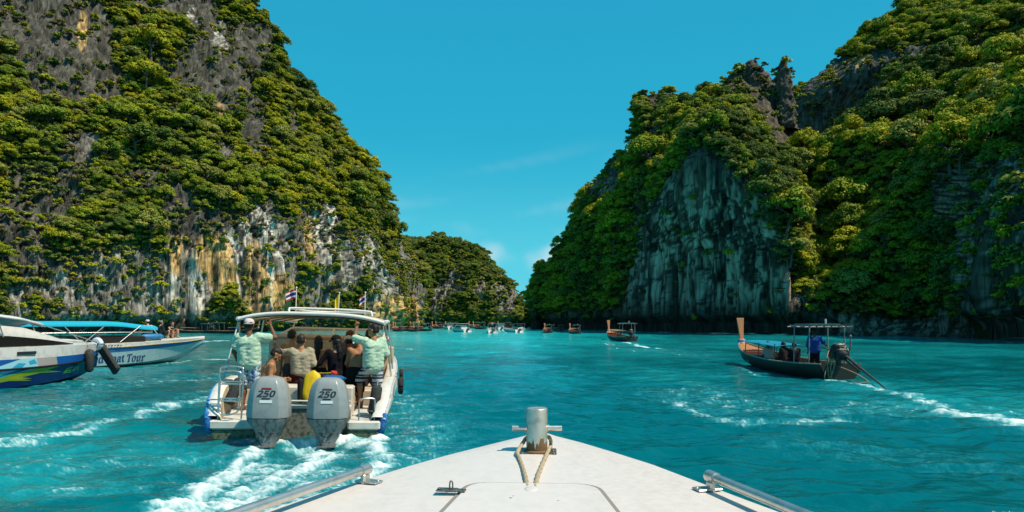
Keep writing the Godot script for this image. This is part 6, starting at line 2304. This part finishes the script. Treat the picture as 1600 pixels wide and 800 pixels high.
	for side in [-1, 1]:
		for z in [-2.5, -0.9, 0.85]:
			s = Shape.new(Color(0.03, 0.05, 0.06)); s.tube([Vector3(side * 0.76, 1.23, z), Vector3(side * 0.80, 0.45, z)], 0.022, 6); build(s, "awning_post", M.paint, o)
	# rack of poles over the stern
	for side in [-1, 1]:
		for z in [2.6, 3.9]:
			s = Shape.new(Color(0.20, 0.22, 0.22)); s.tube([Vector3(side * 0.72, 0.5, z), Vector3(side * 0.70, 2.02, z)], 0.024, 6); build(s, "rack_post", M.paint, o)
	for i in 6:
		s = Shape.new([Color(0.06, 0.16, 0.17), Color(0.20, 0.15, 0.08), Color(0.10, 0.13, 0.13)][i % 3])
		s.tube([Vector3(-0.75 + i * 0.30, 2.04 + 0.02 * (i % 2), 2.3 - 0.1 * (i % 3)), Vector3(-0.74 + i * 0.29, 2.05, 4.3 + 0.1 * (i % 2))], 0.035, 6)
		build(s, "rack_pole", M.paint, o)
	for z in [2.5, 3.3, 4.0]:
		s = Shape.new(Color(0.12, 0.13, 0.13)); s.tube([Vector3(-0.95, 2.0, z), Vector3(0.95, 2.0, z)], 0.03, 6); build(s, "rack_beam", M.paint, o)
	s = Shape.new(Color(0.03, 0.10, 0.12)); s.box(Vector3(0.0, 2.10, 3.1), Vector3(1.3, 0.05, 1.3), 0.02); build(s, "rack_cover", M.cloth, o)
	s = Shape.new(Color(0.6, 0.6, 0.58)); s.tube([Vector3(0.1, 2.1, 3.6), Vector3(0.1, 2.32, 3.6)], 0.035, 8); build(s, "lantern", M.paint, o)
	# car engine on a gimbal with a long propeller shaft
	var e := Node3D.new()
	e.name = "engine"
	o.add_child(e, true)
	e.position = Vector3(0, 0.92, 4.75)
	s = Shape.new(Color(0.025, 0.023, 0.022))
	s.box(Vector3(0, 0.05, 0), Vector3(0.42, 0.46, 0.72), 0.06)
	s.box(Vector3(0, 0.30, -0.02), Vector3(0.30, 0.16, 0.62), 0.04)
	s.box(Vector3(0.24, 0.10, 0.10), Vector3(0.16, 0.22, 0.34), 0.05)
	s.box(Vector3(-0.24, 0.0, 0.05), Vector3(0.14, 0.28, 0.30), 0.05)
	s.tube([Vector3(0, 0.02, 0.30), Vector3(0, 0.0, 0.60)], [0.20, 0.10], 12)
	s.tube([Vector3(0, 0.05, -0.36), Vector3(0, 0.05, -0.42)], 0.20, 14)
	build(s, "block", M.grimy, e)
	s = Shape.new(Color(0.20, 0.20, 0.18)); s.box(Vector3(0.02, 0.42, 0.0), Vector3(0.26, 0.09, 0.5), 0.03); s.box(Vector3(-0.05, 0.40, 0.22), Vector3(0.3, 0.12, 0.14), 0.05); build(s, "valve_cover", M.grimy, e)
	s = Shape.new(Color(0.12, 0.10, 0.09)); s.tube(curve([Vector3(0.2, 0.15, 0.15), Vector3(0.34, 0.22, 0.2), Vector3(0.36, 0.45, 0.2), Vector3(0.36, 0.66, 0.2)], 16), 0.028, 8); s.ball(Vector3(0.36, 0.72, 0.2), Vector3(0.055, 0.075, 0.055), 10); build(s, "exhaust", M.paint, e)
	s = Shape.new(Color(0.05, 0.042, 0.038)); s.tube([Vector3(0, 0.0, 0.55), Vector3(0, -0.42, 1.6), Vector3(0, -1.0, 3.1)], [0.055, 0.045, 0.024], 8); build(s, "propeller_shaft", M.grimy, e)
	s = Shape.new(Color(0.04, 0.035, 0.03)); s.tube([Vector3(0, -0.14, 0.5), Vector3(0, -0.52, 1.5)], [0.04, 0.03], 8); build(s, "skeg", M.grimy, e)
	s = Shape.new(Color(0.10, 0.08, 0.06)); s.tube([Vector3(0, 0.15, -0.35), Vector3(-0.10, 0.24, -1.0), Vector3(-0.16, 0.26, -1.45)], 0.02, 8); build(s, "tiller", M.paint, e)
	s = Shape.new(Color(0.05, 0.04, 0.035)); s.tube([Vector3(0, -0.5, 0.0), Vector3(0, -0.15, 0.0)], 0.10, 10); build(s, "gimbal", M.grimy, e)
	if full:
		for path in [[[-0.1, 0.95, 5.1], [0.15, 1.28, 5.0], [0.10, 1.05, 4.7], [-0.35, 0.7, 4.8], [-0.62, 0.2, 4.95], [-0.6, -0.04, 5.0], [-0.42, 0.02, 5.05], [-0.4, 0.5, 4.95], [-0.2, 0.95, 4.9]], [[0.2, 1.1, 5.1], [0.24, 1.25, 4.8], [-0.1, 1.2, 4.5], [-0.4, 0.9, 4.7], [-0.50, 0.4, 4.95], [-0.48, 0.05, 5.02], [-0.35, 0.3, 5.0], [-0.22, 0.7, 4.95]], [[-0.1, 0.5, 5.0], [0.1, 0.35, 5.5], [0.1, 0.2, 6.2], [0.0, 0.05, 6.7], [-0.3, 0.0, 6.0], [-0.4, 0.0, 5.2]]]:
			s = Shape.new(Color(0.36, 0.26, 0.15))
			s.tube(curve(path.map(func(p): return Vector3(p[0], p[1], p[2])), 48), 0.024, 6)
			build(s, "rope", M.rubber, o)
		for i in 4:
			s = Shape.new(Color(0.30, 0.20, 0.09)); s.box(Vector3(0, 0.30, -2.6 + i * 1.1), Vector3(1.55 - 0.1 * absf(i - 2.0), 0.045, 0.26), 0.01); build(s, "thwart", wood, o)
		s = Shape.new(Color(0.44, 0.28, 0.10)); s.box(Vector3(0.1, 0.34, -2.7), Vector3(0.7, 0.04, 0.5), 0.01); build(s, "hatch_board", wood, o)
	return o

func build_longtails() -> void:
	M.wood = worn(vmat(0.5), 91, 1.2, 0.62)
	M.wood.uv1_scale = Vector3(6, 6, 0.7)
	var o := longtail("dark wooden longtail boat with turquoise awning, its driver in blue standing aft", Vector3(12.42, 0.0, -29.3), 0.02, 1.0, Color(0.03, 0.34, 0.52), true)
	var T := o.transform
	var skin := Color(0.13, 0.06, 0.035)
	person("boat driver in blue shirt and black trousers steering the longtail boat", T * Vector3(-0.32, 0.16, 3.55), -0.55, 1.72, {"el_r": Vector3(0.30, 1.22, -0.22), "wr_r": Vector3(0.34, 1.12, -0.46), "grip_r": true, "gaze": Vector2(0.4, 0)}, {"skin": skin, "shirt": Color(0.018, 0.06, 0.24), "loose": 0.036, "hem": 0.95, "sleeve": 1.3, "shorts": Color(0.012, 0.013, 0.016), "shorts_len": 1.75})
	person("passenger in white top seated under the turquoise awning", T * Vector3(-0.28, 0.36, -0.95), 0.2, 1.70, sit(0.36), {"skin": skin, "shirt": Color(0.42, 0.46, 0.44), "loose": 0.03, "sleeve": 0.9, "shorts": Color(0.04, 0.04, 0.05), "cell": 0.026})
	person("passenger in black seated beside the awning post, nearest the driver", T * Vector3(-0.36, 0.42, 1.9), 0.1, 1.68, sit(0.36), {"skin": skin, "shirt": Color(0.014, 0.014, 0.016), "loose": 0.03, "sleeve": 1.2, "shorts": Color(0.02, 0.02, 0.022), "cell": 0.026})
	person("passenger in dark clothes seated mid-boat at the rear edge of the awning", T * Vector3(-0.30, 0.38, 0.75), 0.5, 1.72, sit(0.36), {"skin": skin, "shirt": Color(0.03, 0.022, 0.02), "loose": 0.03, "sleeve": 1.0, "shorts": Color(0.02, 0.02, 0.022), "hair_style": "long", "cell": 0.026})
	var c := thing("cool_box", "pale grey cool box lying ahead of the white-topped passenger", "box")
	var s := Shape.new(Color(0.36, 0.42, 0.42)); s.box(T * Vector3(-0.35, 0.38, -2.05), Vector3(0.62, 0.34, 0.9), 0.05, Basis(Vector3.UP, 0.3)); build(s, "tub", M.vinyl, c)
	s = Shape.new(Color(0.16, 0.22, 0.24)); s.box(T * Vector3(-0.35, 0.57, -2.05), Vector3(0.66, 0.06, 0.94), 0.02, Basis(Vector3.UP, 0.3)); build(s, "lid", M.vinyl, c)

func copy_of(o: Node3D, label: String, where: Vector3, turn: float, size: float) -> Node3D:
	var r: Node3D = o.duplicate()
	r.name = numbered(o.name.rstrip("0123456789").rstrip("_"))
	add_child(r)
	r.position = where
	r.rotation.y = turn
	r.scale = Vector3.ONE * size
	r.set_meta("label", label)
	return r

func build_far_boats() -> void:
	# longtails under way ahead of the shaded cliff
	var first := longtail("longtail boat with orange prow heading away along the shaded rock face", at(968, 503, 76) * Vector3(1, 0, 1), 0.10, 1.0, Color(0.34, 0.26, 0.17), false)
	for q in [[855, 128, 0.07, 0.80, "small longtail boat near the end of the wooded cliff, farthest of the moving longtails"], [897, 122, 0.10, 0.80, "small longtail boat crossing ahead of the vines, its prow bright orange"],
		[872, 150, 0.2, 0.7, "tiny longtail boat half hidden behind the next one"],
		[366, 122, -1.75, 1.0, "green-sided longtail boat moored under the sunlit cliff beyond the tour boat"], [302, 126, 1.4, 0.9, "longtail boat with blue awning moored under the sunlit cliff past the pale speedboat"],
		[620, 150, 0.35, 0.95, "moored longtail boat at the cliff foot just past the tour boat"], [634, 156, 0.75, 0.9, "moored longtail boat second in the row at the cliff foot"], [646, 150, 0.3, 0.95, "moored longtail boat with its prow towards the camera at the cliff foot"], [659, 158, 0.6, 0.9, "moored longtail boat at the end of the row at the cliff foot"],
		[682, 215, 0.4, 1.0, "tiny moored longtail boat first along the distant shore"], [694, 220, 0.7, 1.0, "tiny moored longtail boat second along the distant shore"], [705, 225, 0.5, 1.0, "tiny moored longtail boat behind the white cruiser"], [748, 205, 0.4, 1.0, "tiny longtail boat between the white cruiser and the crowded boat"], [740, 240, 0.4, 1.0, "tiny moored longtail boat against the wooded ridge"], [788, 240, 0.5, 1.0, "tiny moored longtail boat past the crowded boat"], [815, 235, 0.3, 1.0, "tiny moored longtail boat at the tip of the wooded ridge"]]:
		var p := at(q[0], 503, q[1])
		copy_of(first, q[4], Vector3(p.x, 0, p.z), q[2], q[3])
	# small cabin cruisers and open tour boats in the middle of the lagoon
	for q in [[719, 140, 0.6, 1, Color(0.6, 0.6, 0.6), "white cabin cruiser turning across the far lagoon"], [769, 128, 0.1, 0, Color(0.04, 0.10, 0.14), "crowded tour boat with dark awning seen from behind, far off"], [800, 134, 0.5, 0, Color(0.05, 0.06, 0.07), "white tour boat with black awning, far off before the gap"], [812, 140, -0.2, 0, Color(0.10, 0.09, 0.08), "brown tour boat beside the gap between the cliffs"], [781, 175, 0.2, 1, Color(0.25, 0.5, 0.6), "pale cruiser with blue awning at the far shore"], [700, 190, 0.4, 1, Color(0.5, 0.5, 0.5), "white cruiser moored on the far shore near the longtails"]]:
		var p := at(q[0], 503, q[1])
		var b := thing("tour_boat", q[5], "tour boat", Vector3(p.x, 0, p.z), q[2], "tour boats far out in the lagoon")
		b.scale = Vector3.ONE * 0.8
		var st := finer([[4.0, [[0, -0.3], [1.1, 0.0], [1.35, 0.8]]], [0.0, [[0, -0.3], [1.15, 0.05], [1.4, 0.9]]], [-3.0, [[0, -0.1], [0.7, 0.4], [0.95, 1.1]]], [-4.8, [[0, 0.7], [0.02, 1.0], [0.05, 1.35]]]], 12)
		var s := Shape.new(Color(0.55, 0.55, 0.53)); hull_sides(s, st, 0, 2)
		s.quad(Vector3(-1.35, 0.8, 4), Vector3(1.35, 0.8, 4), Vector3(1.1, 0, 4), Vector3(-1.1, 0, 4)); build(s, "hull", M.hull_white, b)
		s = Shape.new(Color(0.5, 0.48, 0.44)); s.box(Vector3(0, 0.72, 0), Vector3(2.2, 0.08, 6.4), 0.02); build(s, "deck", M.hull_white, b)
		if q[3] == 1:
			s = Shape.new(Color(0.58, 0.58, 0.57)); s.loft([[Vector3(0.95, 0.8, 2.4), Vector3(-0.95, 0.8, 2.4), Vector3(-0.95, 0.8, -2.2), Vector3(0.95, 0.8, -2.2)], [Vector3(0.85, 1.9, 2.2), Vector3(-0.85, 1.9, 2.2), Vector3(-0.85, 1.9, -1.2), Vector3(0.85, 1.9, -1.2)]], true, false); build(s, "cabin", M.hull_white, b)
			s = Shape.new(Color(0.02, 0.02, 0.025))
			for side in [-1, 1]: s.box(Vector3(side * 0.91, 1.45, 0.4), Vector3(0.03, 0.35, 2.6), 0.01, Basis(Vector3.BACK, side * 0.09))
			build(s, "window", M.gloss, b)
		s = Shape.new(q[4]); s.box(Vector3(0, 2.25, 0.3), Vector3(2.3, 0.09, 5.0), 0.04); build(s, "awning", M.cloth, b)
		for side in [-1, 1]:
			for z in [-1.8, 2.5]:
				s = Shape.new(); s.tube([Vector3(side * 1.05, 0.8, z), Vector3(side * 1.05, 2.22, z)], 0.03, 6); build(s, "awning_post", M.steel, b)
		s = Shape.new(Color(0.05, 0.055, 0.06)); s.box(Vector3(0, 0.75, 4.3), Vector3(0.7, 0.7, 0.4), 0.1); build(s, "outboard_motor", M.paint, b)
	# passengers far off, a few pixels tall
	for q in [[765, 127.0, Color(0.45, 0.18, 0.09), Color(0.30, 0.04, 0.03)], [769, 126.4, Color(0.40, 0.18, 0.10), Color(0.40, 0.40, 0.36)], [773, 127.0, Color(0.42, 0.2, 0.1), Color(0.05, 0.05, 0.06)]]:
		var p := at(q[0], 503, q[1])
		person(["passenger in red aboard the crowded far tour boat", "passenger in white aboard the crowded far tour boat", "passenger in black aboard the crowded far tour boat"][int(q[0] - 765) / 4], Vector3(p.x, 0.62, p.z), 0.1, 1.7, {}, {"skin": q[2], "shirt": q[3], "shorts": Color(0.03, 0.03, 0.04), "cell": 0.04})
